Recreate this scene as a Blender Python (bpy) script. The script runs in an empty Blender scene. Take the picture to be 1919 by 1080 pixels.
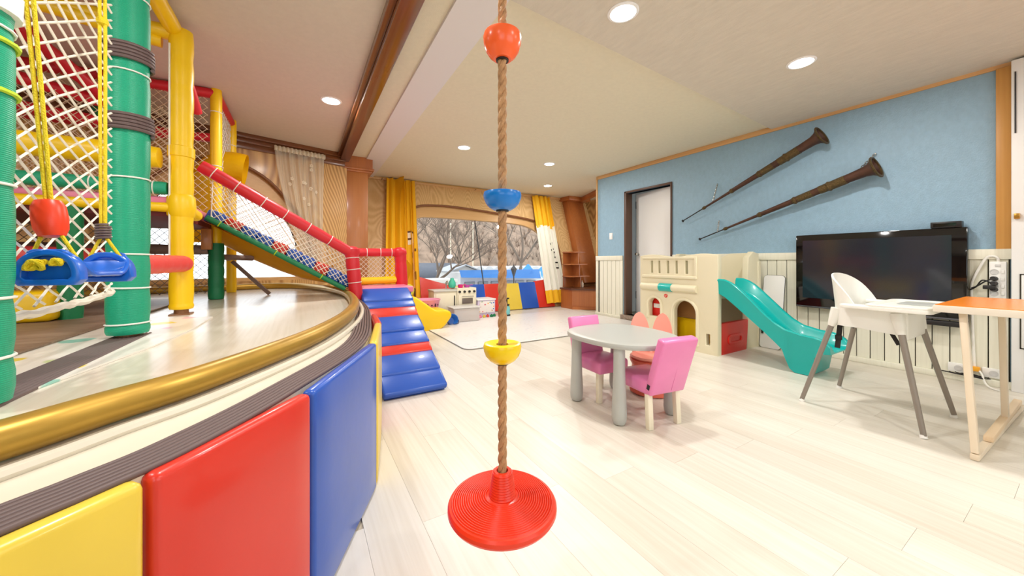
import bpy, bmesh, math, random
from mathutils import Vector, Matrix, Euler
random.seed(7)
PI = math.pi
scene = bpy.context.scene
COL = scene.collection

# ------------------------------------------------------------------ camera
cam_data = bpy.data.cameras.new('camera')
cam_data.sensor_width = 36.0
cam_data.lens = 660.0 / 1919.0 * 36.0
cam_data.shift_y = -50.0 / 1919.0
cam_data.clip_start = 0.02
cam_data.clip_end = 400
camera = bpy.data.objects.new('camera', cam_data)
camera.location = (0, 0, 0.96)
camera.rotation_euler = (PI / 2, 0, -math.atan(393.0 / 660.0))
COL.objects.link(camera)
scene.camera = camera

# ------------------------------------------------------------------ sky, exposure
world = bpy.data.worlds.new('overcast_sky')
scene.world = world
world.use_nodes = True
bg = world.node_tree.nodes['Background']
bg.inputs[0].default_value = (0.90, 0.95, 1.0, 1)
bg.inputs[1].default_value = 2.2
vs = scene.view_settings
vs.view_transform = 'Standard'
vs.look = 'None'
vs.gamma = 1.0
vs.use_curve_mapping = False
vs.exposure = 0.48
LAMP_W = 15.0
LAMP_COL = (1.0, 0.972, 0.938)

# ------------------------------------------------------------------ mesh helpers
def B():
    return bmesh.new()

def lin(c):
    out = []
    for v in c[:3]:
        v = v / 255.0
        out.append(v / 12.92 if v <= 0.04045 else ((v + 0.055) / 1.055) ** 2.4)
    return (out[0], out[1], out[2], 1.0)

def V(*a):
    return Vector(a if len(a) > 1 else a[0])

def box(bm, c, s, R=None, bev=0.0, seg=2):
    m = Matrix.Translation(Vector(c))
    if R is not None:
        m = m @ (R.to_4x4() if len(R) == 3 else R)
    m = m @ Matrix.Diagonal((s[0], s[1], s[2], 1))
    r = bmesh.ops.create_cube(bm, size=1.0, matrix=m)
    if bev > 0:
        vs_ = set(r['verts'])
        ed = [e for e in bm.edges if e.verts[0] in vs_ and e.verts[1] in vs_]
        bmesh.ops.bevel(bm, geom=ed, offset=bev, segments=seg, profile=0.5, affect='EDGES', clamp_overlap=True)
    return bm

def bx(bm, x0, x1, y0, y1, z0, z1, bev=0.0, seg=2):
    return box(bm, ((x0 + x1) / 2, (y0 + y1) / 2, (z0 + z1) / 2), (abs(x1 - x0), abs(y1 - y0), abs(z1 - z0)), None, bev, seg)

def beam(bm, p0, p1, w, h, bev=0.0, up=(0, 0, 1)):
    p0 = Vector(p0); p1 = Vector(p1)
    d = (p1 - p0); L = d.length; d.normalize()
    up = Vector(up)
    if abs(d.dot(up)) > 0.99:
        up = Vector((0, 1, 0))
    s = d.cross(up).normalized(); u = s.cross(d).normalized()
    R = Matrix((s, d, u)).transposed()
    return box(bm, (p0 + p1) / 2, (w, L, h), R, bev)

def frames(pts):
    n = len(pts)
    T = []
    for i in range(n):
        a = pts[max(i - 1, 0)]; b = pts[min(i + 1, n - 1)]
        t = (b - a)
        if t.length < 1e-9:
            t = Vector((0, 0, 1))
        T.append(t.normalized())
    ref = Vector((0, 0, 1)) if abs(T[0].z) < 0.9 else Vector((1, 0, 0))
    N = [(ref - T[0] * ref.dot(T[0])).normalized()]
    for i in range(1, n):
        v = N[-1] - T[i] * N[-1].dot(T[i])
        N.append(v.normalized() if v.length > 1e-6 else N[-1])
    return T, N

def tube(bm, pts, r, seg=8, cap=True, closed=False, sx=1.0):
    pts = [Vector(p) for p in pts]
    n = len(pts)
    rr = r if isinstance(r, (list, tuple)) else [r] * n
    T, N = frames(pts)
    if closed:
        T[0] = T[-1] = (pts[1] - pts[-1]).normalized()
    rings = []
    for i in range(n):
        b = T[i].cross(N[i])
        rings.append([bm.verts.new(pts[i] + (N[i] * math.cos(k * 2 * PI / seg) * sx + b * math.sin(k * 2 * PI / seg)) * rr[i]) for k in range(seg)])
    m = n if closed else n - 1
    for i in range(m):
        a = rings[i]; c = rings[(i + 1) % n]
        for k in range(seg):
            bm.faces.new((a[k], a[(k + 1) % seg], c[(k + 1) % seg], c[k]))
    if cap and not closed:
        bm.faces.new(rings[0][::-1]); bm.faces.new(rings[-1])
    return bm

def cyl(bm, p0, p1, r0, r1=None, seg=20):
    return tube(bm, [p0, p1], [r0, r0 if r1 is None else r1], seg)

def lathe(bm, prof, seg=32, M=None, cap=True):
    M = M or Matrix.Identity(4)
    rings = []
    for r, z in prof:
        r = max(r, 1e-4)
        rings.append([bm.verts.new(M @ Vector((r * math.cos(k * 2 * PI / seg), r * math.sin(k * 2 * PI / seg), z))) for k in range(seg)])
    for a, c in zip(rings[:-1], rings[1:]):
        for k in range(seg):
            bm.faces.new((a[k], a[(k + 1) % seg], c[(k + 1) % seg], c[k]))
    if cap:
        bm.faces.new(rings[0][::-1]); bm.faces.new(rings[-1])
    return bm

def axisM(p0, p1):
    p0 = Vector(p0); d = (Vector(p1) - p0).normalized()
    return Matrix.Translation(p0) @ d.to_track_quat('Z', 'Y').to_matrix().to_4x4()

def grid(bm, f, nu, nv, thick=0.0, closed_u=False):
    vv = [[bm.verts.new(f(i / nu, j / nv)) for j in range(nv + 1)] for i in range(nu if closed_u else nu + 1)]
    n = len(vv)
    fs = []
    for i in range(nu):
        for j in range(nv):
            a = vv[i]; c = vv[(i + 1) % n]
            fs.append(bm.faces.new((a[j], c[j], c[j + 1], a[j + 1])))
    if thick:
        bmesh.ops.recalc_face_normals(bm, faces=fs)
        bmesh.ops.solidify(bm, geom=fs, thickness=thick)
    return bm

def plate(bm, outer, holes, thick, M=None, bev=0.0):
    """flat plate in the local xy plane (thickness centred on z), outline with holes"""
    cu = bpy.data.curves.new('outline', 'CURVE')
    cu.dimensions = '2D'; cu.fill_mode = 'BOTH'
    cu.extrude = thick / 2 - bev; cu.bevel_depth = bev; cu.bevel_resolution = 2
    for loop in [outer] + list(holes):
        sp = cu.splines.new('POLY'); sp.points.add(len(loop) - 1)
        for q, p in zip(sp.points, loop):
            q.co = (p[0], p[1], 0, 1)
        sp.use_cyclic_u = True
    ob = bpy.data.objects.new('outline', cu)
    me = bpy.data.meshes.new_from_object(ob)
    if M is not None:
        me.transform(M)
    bm.from_mesh(me)
    bpy.data.objects.remove(ob); bpy.data.curves.remove(cu); bpy.data.meshes.remove(me)
    bmesh.ops.remove_doubles(bm, verts=bm.verts, dist=1e-5)
    return bm

def ribbon_prism(bm, loop, z0, z1):
    """solid prism from a flat xy loop"""
    a = [bm.verts.new((p[0], p[1], z0)) for p in loop]
    c = [bm.verts.new((p[0], p[1], z1)) for p in loop]
    n = len(loop)
    bm.faces.new(a[::-1]); bm.faces.new(c)
    for k in range(n):
        bm.faces.new((a[k], a[(k + 1) % n], c[(k + 1) % n], c[k]))
    return bm

def catmull(P, n=8, closed=False):
    P = [Vector(p) for p in P]
    out = []
    m = len(P)
    rng = range(m if closed else m - 1)
    for i in rng:
        if closed:
            p0, p1, p2, p3 = P[(i - 1) % m], P[i], P[(i + 1) % m], P[(i + 2) % m]
        else:
            p0, p1, p2, p3 = P[max(i - 1, 0)], P[i], P[i + 1], P[min(i + 2, m - 1)]
        for k in range(n):
            t = k / n
            out.append(0.5 * ((2 * p1) + (p2 - p0) * t + (2 * p0 - 5 * p1 + 4 * p2 - p3) * t * t + (3 * p1 - p0 - 3 * p2 + p3) * t ** 3))
    if not closed:
        out.append(P[-1].copy())
    return out

def rrect(x0, x1, y0, y1, r, n=5):
    pts = []
    for cx, cy, a0 in ((x1 - r, y1 - r, 0), (x0 + r, y1 - r, PI / 2), (x0 + r, y0 + r, PI), (x1 - r, y0 + r, 3 * PI / 2)):
        for k in range(n + 1):
            a = a0 + k * PI / 2 / n
            pts.append((cx + r * math.cos(a), cy + r * math.sin(a)))
    return pts

def net(bm, P, W, H, c, r, jit=0.0, seg=3, step=2.0, tall=1.0):
    """diamond mesh of cords over the patch P(u,v), u,v in 0..1; W,H its size, c the cord spacing"""
    H = H / tall
    L = W + H
    for sgn in (1, -1):
        k = c * 0.5
        while k < L:
            # u*W + sgn' * v*H = const
            pts = []
            n = max(2, int(min(W, H) / (c * step)) + 2)
            for i in range(n + 1):
                t = i / n
                a0 = max(0.0, k - H); a1 = min(W, k)
                a = a0 + (a1 - a0) * t
                b = k - a
                u = a / W; v = b / H
                if sgn < 0:
                    u = 1 - u
                q = Vector(P(u, v))
                if jit and 0 < i < n:
                    q += Vector((random.uniform(-jit, jit), random.uniform(-jit, jit), random.uniform(-jit, jit)))
                pts.append(q)
            if (pts[0] - pts[-1]).length > c * 0.4:
                tube(bm, pts, r, seg, cap=False)
            k += c
    return bm

def patch(a, b, c, d, sag=0.0, n=(0, 0, 0)):
    a, b, c, d, n = map(Vector, (a, b, c, d, n))
    def P(u, v):
        return (a * (1 - u) + b * u) * (1 - v) + (d * (1 - u) + c * u) * v + n * (sag * 16 * u * (1 - u) * v * (1 - v))
    return P

# ------------------------------------------------------------------ objects
ROOTM = {}
def finish(name, bm, mat, smooth=True, angle=38, weld=False):
    bmesh.ops.recalc_face_normals(bm, faces=bm.faces)
    me = bpy.data.meshes.new(name)
    bm.to_mesh(me); bm.free()
    if mat is not None:
        for m in (mat if isinstance(mat, (list, tuple)) else [mat]):
            me.materials.append(m)
    if smooth:
        me.shade_smooth()
        me.set_sharp_from_angle(angle=math.radians(angle))
    return me

def thing(name, label, cat, loc=(0, 0, 0), rotz=0.0, group=None):
    o = bpy.data.objects.new(name, None)
    o.empty_display_size = 0.1
    o.location = loc; o.rotation_euler = (0, 0, rotz)
    COL.objects.link(o)
    o['label'] = label; o['category'] = cat
    if group:
        o['group'] = group
    ROOTM[o.name] = Matrix.Translation(Vector(loc)) @ Matrix.Rotation(rotz, 4, 'Z')
    return o

def part(name, bm, mat, parent, local=False, smooth=True, angle=38, label=None, kind=None):
    """a part; bm is in world space unless local"""
    r = parent
    while r.parent is not None:
        r = r.parent
    if not local and r.name in ROOTM:
        bmesh.ops.transform(bm, matrix=ROOTM[r.name].inverted(), verts=bm.verts)
    o = bpy.data.objects.new(name, finish(name, bm, mat, smooth, angle))
    COL.objects.link(o)
    o.parent = parent
    if label:
        o['label'] = label
    if kind:
        o['kind'] = kind
    return o

def solo(name, bm, mat, label, cat, group=None, kind=None, smooth=True, angle=38, base=None):
    """a thing that is one mesh; origin at its base"""
    if base is None:
        xs = [v.co.x for v in bm.verts]; ys = [v.co.y for v in bm.verts]; zs = [v.co.z for v in bm.verts]
        base = ((min(xs) + max(xs)) / 2, (min(ys) + max(ys)) / 2, min(zs))
    bmesh.ops.transform(bm, matrix=Matrix.Translation(-Vector(base)), verts=bm.verts)
    o = bpy.data.objects.new(name, finish(name, bm, mat, smooth, angle))
    o.location = base
    COL.objects.link(o)
    o['label'] = label; o['category'] = cat
    if group:
        o['group'] = group
    if kind:
        o['kind'] = kind
    ROOTM[o.name] = Matrix.Translation(Vector(base))
    return o

def struct(name, bm, mat, label, cat, smooth=True, angle=38):
    o = bpy.data.objects.new(name, finish(name, bm, mat, smooth, angle))
    COL.objects.link(o)
    o['kind'] = 'structure'; o['label'] = label; o['category'] = cat
    ROOTM[o.name] = Matrix.Identity(4)
    return o

def piece(name, mesh, loc, parent, rot=(0, 0, 0), scale=(1, 1, 1)):
    o = bpy.data.objects.new(name, mesh)
    COL.objects.link(o)
    o.parent = parent
    o.location = loc; o.rotation_euler = rot; o.scale = scale
    return o

# ------------------------------------------------------------------ materials
def _nodes(name):
    m = bpy.data.materials.new(name)
    m.use_nodes = True
    nt = m.node_tree
    return m, nt, nt.nodes['Principled BSDF']

def mat(name, rgb, rough=0.5, metal=0.0, var=0.0, vscale=4.0, bump=0.0, bscale=60.0, coat=0.0, spec=0.5, stretch=(1, 1, 1), sss=0.0):
    m, nt, p = _nodes(name)
    c = lin(rgb)
    p.inputs['Base Color'].default_value = c
    p.inputs['Roughness'].default_value = rough
    p.inputs['Metallic'].default_value = metal
    p.inputs['Specular IOR Level'].default_value = spec
    if coat:
        p.inputs['Coat Weight'].default_value = coat
        p.inputs['Coat Roughness'].default_value = 0.08
    tc = nt.nodes.new('ShaderNodeTexCoord')
    mp = nt.nodes.new('ShaderNodeMapping')
    mp.inputs['Scale'].default_value = stretch
    nt.links.new(tc.outputs['Object'], mp.inputs[0])
    if var:
        n = nt.nodes.new('ShaderNodeTexNoise'); n.inputs['Scale'].default_value = vscale; n.inputs['Detail'].default_value = 4
        nt.links.new(mp.outputs[0], n.inputs['Vector'])
        r = nt.nodes.new('ShaderNodeValToRGB')
        r.color_ramp.elements[0].position = 0.3; r.color_ramp.elements[1].position = 0.7
        r.color_ramp.elements[0].color = tuple(x * (1 - var) for x in c[:3]) + (1,)
        r.color_ramp.elements[1].color = tuple(min(1, x * (1 + var * 0.6)) for x in c[:3]) + (1,)
        nt.links.new(n.outputs['Fac'], r.inputs[0]); nt.links.new(r.outputs[0], p.inputs['Base Color'])
    if bump:
        n2 = nt.nodes.new('ShaderNodeTexNoise'); n2.inputs['Scale'].default_value = bscale; n2.inputs['Detail'].default_value = 3
        nt.links.new(mp.outputs[0], n2.inputs['Vector'])
        b = nt.nodes.new('ShaderNodeBump'); b.inputs['Strength'].default_value = bump; b.inputs['Distance'].default_value = 0.01
        nt.links.new(n2.outputs['Fac'], b.inputs['Height']); nt.links.new(b.outputs[0], p.inputs['Normal'])
    return m

def wood(name, light, dark, rough=0.45, axis='Z', scale=3.0, dist=4.0, contrast=(0.35, 0.75), coat=0.0, rnd=0.0, fine=0.5, detail_scale=2.0, along=0.12):
    """grain along an axis: stretched wave bands with distortion plus fine noise"""
    m, nt, p = _nodes(name)
    p.inputs['Roughness'].default_value = rough
    if coat:
        p.inputs['Coat Weight'].default_value = coat; p.inputs['Coat Roughness'].default_value = 0.15
    L = nt.links
    tc = nt.nodes.new('ShaderNodeTexCoord')
    oi = nt.nodes.new('ShaderNodeObjectInfo')
    ad = nt.nodes.new('ShaderNodeVectorMath'); ad.operation = 'MULTIPLY_ADD'
    comb = nt.nodes.new('ShaderNodeCombineXYZ')
    mul = nt.nodes.new('ShaderNodeMath'); mul.operation = 'MULTIPLY'; mul.inputs[1].default_value = 17.0
    L.new(oi.outputs['Random'], mul.inputs[0])
    for i in range(3):
        L.new(mul.outputs[0], comb.inputs[i])
    add = nt.nodes.new('ShaderNodeVectorMath'); add.operation = 'ADD'
    L.new(tc.outputs['Object'], add.inputs[0]); L.new(comb.outputs[0], add.inputs[1])
    mp = nt.nodes.new('ShaderNodeMapping')
    s = [1.0, 1.0, 1.0]; s['XYZ'.index(axis)] = along
    mp.inputs['Scale'].default_value = s
    L.new(add.outputs[0], mp.inputs[0])
    n = nt.nodes.new('ShaderNodeTexNoise'); n.inputs['Scale'].default_value = detail_scale; n.inputs['Detail'].default_value = 1 if scale > 50 else 2
    L.new(mp.outputs[0], n.inputs['Vector'])
    mm = nt.nodes.new('ShaderNodeMath'); mm.operation = 'MULTIPLY'; mm.inputs[1].default_value = scale * dist
    L.new(n.outputs['Fac'], mm.inputs[0])
    sn = nt.nodes.new('ShaderNodeMath'); sn.operation = 'SINE'
    L.new(mm.outputs[0], sn.inputs[0])
    h = nt.nodes.new('ShaderNodeMath'); h.operation = 'MULTIPLY_ADD'; h.inputs[1].default_value = 0.5; h.inputs[2].default_value = 0.5
    L.new(sn.outputs[0], h.inputs[0])
    mp2 = nt.nodes.new('ShaderNodeMapping')
    s2 = [60.0, 60.0, 60.0]; s2['XYZ'.index(axis)] = 2.0
    mp2.inputs['Scale'].default_value = s2
    L.new(add.outputs[0], mp2.inputs[0])
    n2 = nt.nodes.new('ShaderNodeTexNoise'); n2.inputs['Scale'].default_value = 1.0; n2.inputs['Detail'].default_value = 3
    L.new(mp2.outputs[0], n2.inputs['Vector'])
    mx = nt.nodes.new('ShaderNodeMath'); mx.operation = 'MULTIPLY_ADD'
    mx.inputs[1].default_value = fine
    L.new(n2.outputs['Fac'], mx.inputs[0])
    hh = nt.nodes.new('ShaderNodeMath'); hh.operation = 'MULTIPLY'; hh.inputs[1].default_value = 1 - fine
    L.new(h.outputs[0], hh.inputs[0]); L.new(hh.outputs[0], mx.inputs[2])
    r = nt.nodes.new('ShaderNodeValToRGB')
    r.color_ramp.elements[0].position = contrast[0]; r.color_ramp.elements[1].position = contrast[1]
    r.color_ramp.elements[0].color = lin(dark); r.color_ramp.elements[1].color = lin(light)
    L.new(mx.outputs[0], r.inputs[0])
    if rnd:
        hs = nt.nodes.new('ShaderNodeHueSaturation')
        ml = nt.nodes.new('ShaderNodeMath'); ml.operation = 'MULTIPLY_ADD'; ml.inputs[1].default_value = rnd; ml.inputs[2].default_value = 1 - rnd * 0.6
        L.new(oi.outputs['Random'], ml.inputs[0]); L.new(ml.outputs[0], hs.inputs['Value'])
        L.new(r.outputs[0], hs.inputs['Color']); L.new(hs.outputs[0], p.inputs['Base Color'])
    else:
        L.new(r.outputs[0], p.inputs['Base Color'])
    b = nt.nodes.new('ShaderNodeBump'); b.inputs['Strength'].default_value = 0.12; b.inputs['Distance'].default_value = 0.004
    L.new(mx.outputs[0], b.inputs['Height']); L.new(b.outputs[0], p.inputs['Normal'])
    return m

def weave(name, rgb, scale=260.0, rough=0.5, strength=0.5, dark=0.75):
    """fine woven mesh cloth"""
    m, nt, p = _nodes(name)
    L = nt.links
    p.inputs['Roughness'].default_value = rough
    tc = nt.nodes.new('ShaderNodeTexCoord')
    w1 = nt.nodes.new('ShaderNodeTexWave'); w1.wave_type = 'BANDS'; w1.bands_direction = 'Z'; w1.inputs['Scale'].default_value = scale / 6.28; w1.inputs['Distortion'].default_value = 1.0
    w2 = nt.nodes.new('ShaderNodeTexNoise'); w2.inputs['Scale'].default_value = 220
    L.new(tc.outputs['Object'], w1.inputs[0]); L.new(tc.outputs['Object'], w2.inputs['Vector'])
    mu = nt.nodes.new('ShaderNodeMath'); mu.operation = 'MULTIPLY'
    L.new(w1.outputs['Fac'], mu.inputs[0]); L.new(w2.outputs['Fac'], mu.inputs[1])
    r = nt.nodes.new('ShaderNodeValToRGB')
    c = lin(rgb)
    r.color_ramp.elements[0].color = tuple(x * dark for x in c[:3]) + (1,); r.color_ramp.elements[1].color = c
    r.color_ramp.elements[1].position = 0.5
    L.new(mu.outputs[0], r.inputs[0]); L.new(r.outputs[0], p.inputs['Base Color'])
    b = nt.nodes.new('ShaderNodeBump'); b.inputs['Strength'].default_value = strength; b.inputs['Distance'].default_value = 0.002
    L.new(mu.outputs[0], b.inputs['Height']); L.new(b.outputs[0], p.inputs['Normal'])
    return m

def see_through(name, rgb, alpha, rough=0.6):
    m, nt, p = _nodes(name)
    L = nt.links
    p.inputs['Base Color'].default_value = lin(rgb); p.inputs['Roughness'].default_value = rough
    tr = nt.nodes.new('ShaderNodeBsdfTransparent')
    mx = nt.nodes.new('ShaderNodeMixShader'); mx.inputs[0].default_value = alpha
    L.new(tr.outputs[0], mx.inputs[1]); L.new(p.outputs[0], mx.inputs[2])
    L.new(mx.outputs[0], nt.nodes['Material Output'].inputs[0])
    return m

def glassmat(name, tint=(0.97, 0.98, 0.98), refl=0.06):
    m, nt, p = _nodes(name)
    L = nt.links
    nt.nodes.remove(p)
    tr = nt.nodes.new('ShaderNodeBsdfTransparent'); tr.inputs[0].default_value = tint + (1,)
    gl = nt.nodes.new('ShaderNodeBsdfGlossy'); gl.inputs['Roughness'].default_value = 0.02
    fr = nt.nodes.new('ShaderNodeFresnel'); fr.inputs[0].default_value = 1.45
    mx = nt.nodes.new('ShaderNodeMixShader')
    L.new(fr.outputs[0], mx.inputs[0]); L.new(tr.outputs[0], mx.inputs[1]); L.new(gl.outputs[0], mx.inputs[2])
    L.new(mx.outputs[0], nt.nodes['Material Output'].inputs[0])
    return m

def glow(name, rgb, s):
    m, nt, p = _nodes(name)
    p.inputs['Base Color'].default_value = lin(rgb)
    p.inputs['Emission Color'].default_value = lin(rgb)
    p.inputs['Emission Strength'].default_value = s
    return m

def spots(name, base, cols, scale=9.0, rough=0.5, size=0.42, stretch=(1, 1, 1), mixf=1.0):
    """flat print of soft coloured patches on a base colour"""
    m, nt, p = _nodes(name)
    L = nt.links
    p.inputs['Roughness'].default_value = rough
    tc = nt.nodes.new('ShaderNodeTexCoord')
    mp = nt.nodes.new('ShaderNodeMapping'); mp.inputs['Scale'].default_value = stretch
    L.new(tc.outputs['Object'], mp.inputs[0])
    vo = nt.nodes.new('ShaderNodeTexVoronoi'); vo.inputs['Scale'].default_value = scale
    L.new(mp.outputs[0], vo.inputs['Vector'])
    ns = nt.nodes.new('ShaderNodeTexNoise'); ns.inputs['Scale'].default_value = scale * 1.3; ns.inputs['Detail'].default_value = 4
    L.new(mp.outputs[0], ns.inputs['Vector'])
    sep = nt.nodes.new('ShaderNodeSeparateColor'); L.new(vo.outputs['Color'], sep.inputs[0])
    r = nt.nodes.new('ShaderNodeValToRGB'); r.color_ramp.interpolation = 'CONSTANT'
    e = r.color_ramp.elements
    e[0].color = lin(cols[0]); e[0].position = 0
    e[1].color = lin(cols[1 % len(cols)]); e[1].position = 1.0 / len(cols)
    for i in range(2, len(cols)):
        q = e.new(i / len(cols)); q.color = lin(cols[i])
    L.new(sep.outputs[0], r.inputs[0])
    th = nt.nodes.new('ShaderNodeMapRange'); th.inputs[1].default_value = size; th.inputs[2].default_value = size + 0.04
    th.inputs[3].default_value = 1; th.inputs[4].default_value = 0
    sub = nt.nodes.new('ShaderNodeMath'); sub.operation = 'MULTIPLY_ADD'; sub.inputs[1].default_value = 0.7
    L.new(vo.outputs['Distance'], sub.inputs[0])
    h = nt.nodes.new('ShaderNodeMath'); h.operation = 'MULTIPLY'; h.inputs[1].default_value = 0.5
    L.new(ns.outputs['Fac'], h.inputs[0]); L.new(h.outputs[0], sub.inputs[2])
    L.new(sub.outputs[0], th.inputs[0])
    ml = nt.nodes.new('ShaderNodeMath'); ml.operation = 'MULTIPLY'; ml.inputs[1].default_value = mixf
    L.new(th.outputs[0], ml.inputs[0])
    mx = nt.nodes.new('ShaderNodeMix'); mx.data_type = 'RGBA'
    mx.inputs[6].default_value = lin(base)
    L.new(ml.outputs[0], mx.inputs[0]); L.new(r.outputs[0], mx.inputs[7])
    L.new(mx.outputs[2], p.inputs['Base Color'])
    return m

M = {}
M['floor'] = wood('pale_laminate', (230, 225, 213), (211, 203, 187), 0.34, 'Y', 2.0, 3.0, (0.25, 0.7), rnd=0.04, fine=0.6)
M['floor_base'] = mat('floor_joint', (200, 188, 166), 0.6)
M['deck'] = wood('stage_laminate', (232, 224, 208), (212, 200, 178), 0.22, 'Y', 2.0, 3.0, (0.2, 0.7), fine=0.6)
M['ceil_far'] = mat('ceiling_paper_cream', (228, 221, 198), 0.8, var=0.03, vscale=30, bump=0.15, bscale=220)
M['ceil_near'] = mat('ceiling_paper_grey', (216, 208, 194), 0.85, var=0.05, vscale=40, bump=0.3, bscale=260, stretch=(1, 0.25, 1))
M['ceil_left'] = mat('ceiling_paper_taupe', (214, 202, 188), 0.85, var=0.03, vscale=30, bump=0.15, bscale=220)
M['ceil_white'] = mat('ceiling_strip_white', (228, 224, 226), 0.6)
M['blue'] = mat('blue_wallpaper', (146, 180, 202), 0.42, var=0.06, vscale=60, bump=0.35, bscale=240, stretch=(1, 0.5, 0.35))
M['white_paint'] = mat('white_paint', (236, 236, 234), 0.4)
M['wains'] = wood('white_stained_board', (236, 234, 216), (214, 212, 190), 0.5, 'Z', 2.0, 2.0, (0.2, 0.7), rnd=0.05, fine=0.6)
M['dark_gap'] = mat('dark_joint', (60, 56, 46), 0.9)
M['pine'] = wood('pale_pine_trim', (222, 178, 122), (200, 150, 92), 0.42, 'Y', 2.0, 2.5, (0.25, 0.75), fine=0.5)
M['pine_z'] = wood('orange_pine_trim', (214, 160, 86), (196, 138, 66), 0.42, 'Z', 2.0, 2.5, (0.25, 0.75), fine=0.5)
M['ply'] = wood('plywood_panel', (222, 178, 112), (164, 112, 56), 0.4, 'Z', 95.0, 3.4, (0.0, 0.85), fine=0.35, detail_scale=1.3, coat=0.15, along=0.22)
M['ply_soft'] = wood('plywood_pale', (230, 194, 138), (204, 160, 102), 0.45, 'Z', 90.0, 3.4, (0.0, 0.85), fine=0.45, detail_scale=1.5, coat=0.1, along=0.25)
M['post_wood'] = wood('knotty_post_wood', (190, 122, 62), (164, 98, 46), 0.4, 'Z', 2.0, 2.6, (0.2, 0.8), fine=0.45, coat=0.2)
M['red_wood'] = wood('stained_red_wood', (194, 118, 60), (156, 86, 40), 0.4, 'Z', 2.5, 2.6, (0.2, 0.8), fine=0.45, coat=0.2)
M['beam_wood'] = wood('varnished_dark_beam', (128, 74, 42), (92, 50, 26), 0.22, 'Y', 2.5, 2.6, (0.2, 0.8), fine=0.5, coat=0.5)
M['cornice_wood'] = wood('varnished_cornice', (136, 84, 46), (104, 58, 30), 0.28, 'X', 2.5, 2.6, (0.2, 0.8), fine=0.5, coat=0.4)
M['frame_wood'] = wood('pale_bent_frame', (226, 184, 128), (206, 158, 100), 0.4, 'X', 2.0, 2.5, (0.25, 0.75), fine=0.5)
M['edge_brown'] = mat('brown_edge_band', (128, 78, 40), 0.45)
M['glass'] = glassmat('window_glass')
M['black'] = mat('black_rubber', (28, 26, 26), 0.5)
M['chrome'] = mat('brushed_steel', (190, 188, 182), 0.25, 1.0)
# ================================================================== STRUCTURE
CEIL = 2.49
WX = 4.59            # blue wall plane
# floor -----------------------------------------------------------------
b = B(); bx(b, -5.2, 7.4, -3.0, 6.6, -0.12, -0.006)
floor = struct('floor', b, M['floor_base'], 'pale whitewashed laminate plank floor of the playroom', 'floor', smooth=False)
PW, PL = 0.19, 1.32
b = B(); bx(b, -PW / 2 + 0.0004, PW / 2 - 0.0004, -PL / 2 + 0.0004, PL / 2 - 0.0004, -0.006, 0.0)
plank_me = finish('plank', b, M['floor'], smooth=False)
for i in range(-1, 24):
    x = 0.19 + i * PW + PW / 2
    off = (i * 0.47) % 1.0 * PL
    for j in range(-2, 6):
        y = j * PL + off
        if y > 6.5 or y < -0.9:
            continue
        if x < 0.35 - max(0, (1.3 - y)) * 0.35 and 1.3 < y < 5.6 and x < 0.1:
            continue
        piece('plank', plank_me, (x, y, 0), floor)
b = B(); bx(b, -PW / 2, PW / 2, -PL / 2, PL / 2, -0.006, 0.0)

# ceiling ---------------------------------------------------------------
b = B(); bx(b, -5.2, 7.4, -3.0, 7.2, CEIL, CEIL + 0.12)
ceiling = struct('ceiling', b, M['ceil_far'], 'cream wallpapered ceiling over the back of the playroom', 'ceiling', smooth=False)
b = B()
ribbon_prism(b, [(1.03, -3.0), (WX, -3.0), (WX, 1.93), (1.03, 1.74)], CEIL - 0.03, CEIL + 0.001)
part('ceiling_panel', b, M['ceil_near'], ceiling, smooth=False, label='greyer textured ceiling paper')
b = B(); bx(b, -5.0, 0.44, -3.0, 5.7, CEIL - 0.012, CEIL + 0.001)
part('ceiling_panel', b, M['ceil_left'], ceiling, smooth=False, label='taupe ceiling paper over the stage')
b = B(); ribbon_prism(b, [(0.70, -3.0), (0.98, -3.0), (1.03, 1.74), (1.09, 6.7), (0.83, 6.7)], CEIL - 0.02, CEIL + 0.001)
part('ceiling_strip', b, M['ceil_white'], ceiling, smooth=False, label='white painted ceiling strip')
# varnished beam
b = B()
bx(b, 0.46, 0.58, -3.0, 5.6, CEIL - 0.10, CEIL, 0.008)
bx(b, 0.42, 0.46, -3.0, 5.6, CEIL - 0.06, CEIL, 0.004)
bx(b, 0.575, 0.60, -3.0, 5.6, CEIL - 0.045, CEIL, 0.004)
struct('trim_1', b, M['beam_wood'], 'dark varnished wooden beam running along the ceiling beside the white strip', 'beam')

# blue wall -------------------------------------------------------------
DY0, DY1, DZ0, DZ1 = 3.195, 4.044, 0.08, 2.08
b = B()
MW = Matrix(((0, 0, 1, WX + 0.06), (1, 0, 0, 0), (0, 1, 0, 0), (0, 0, 0, 1)))   # local x->y, y->z, z->x
plate(b, [(-3.0, 0), (4.68, 0), (4.68, CEIL), (-3.0, CEIL)], [[(DY0, DZ0), (DY1, DZ0), (DY1, DZ1), (DY0, DZ1)]], 0.12, MW)
wall_right = struct('wall_right', b, M['blue'], 'light blue wallpapered side wall with the television and horns', 'wall', smooth=False)
# pine trims
b = B(); bx(b, WX - 0.018, WX, 0.35, 4.70, 2.43, 2.489, 0.004)
part('top_trim', b, M['pine'], wall_right)
b = B(); bx(b, WX - 0.022, WX + 0.14, 4.672, 4.70, 1.05, 2.45, 0.004)
part('corner_trim', b, M['pine'], wall_right)
b = B(); bx(b, WX - 0.03, WX, 0.352, 0.422, 1.05, 2.43, 0.005)
part('corner_trim', b, M['pine_z'], wall_right)
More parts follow.
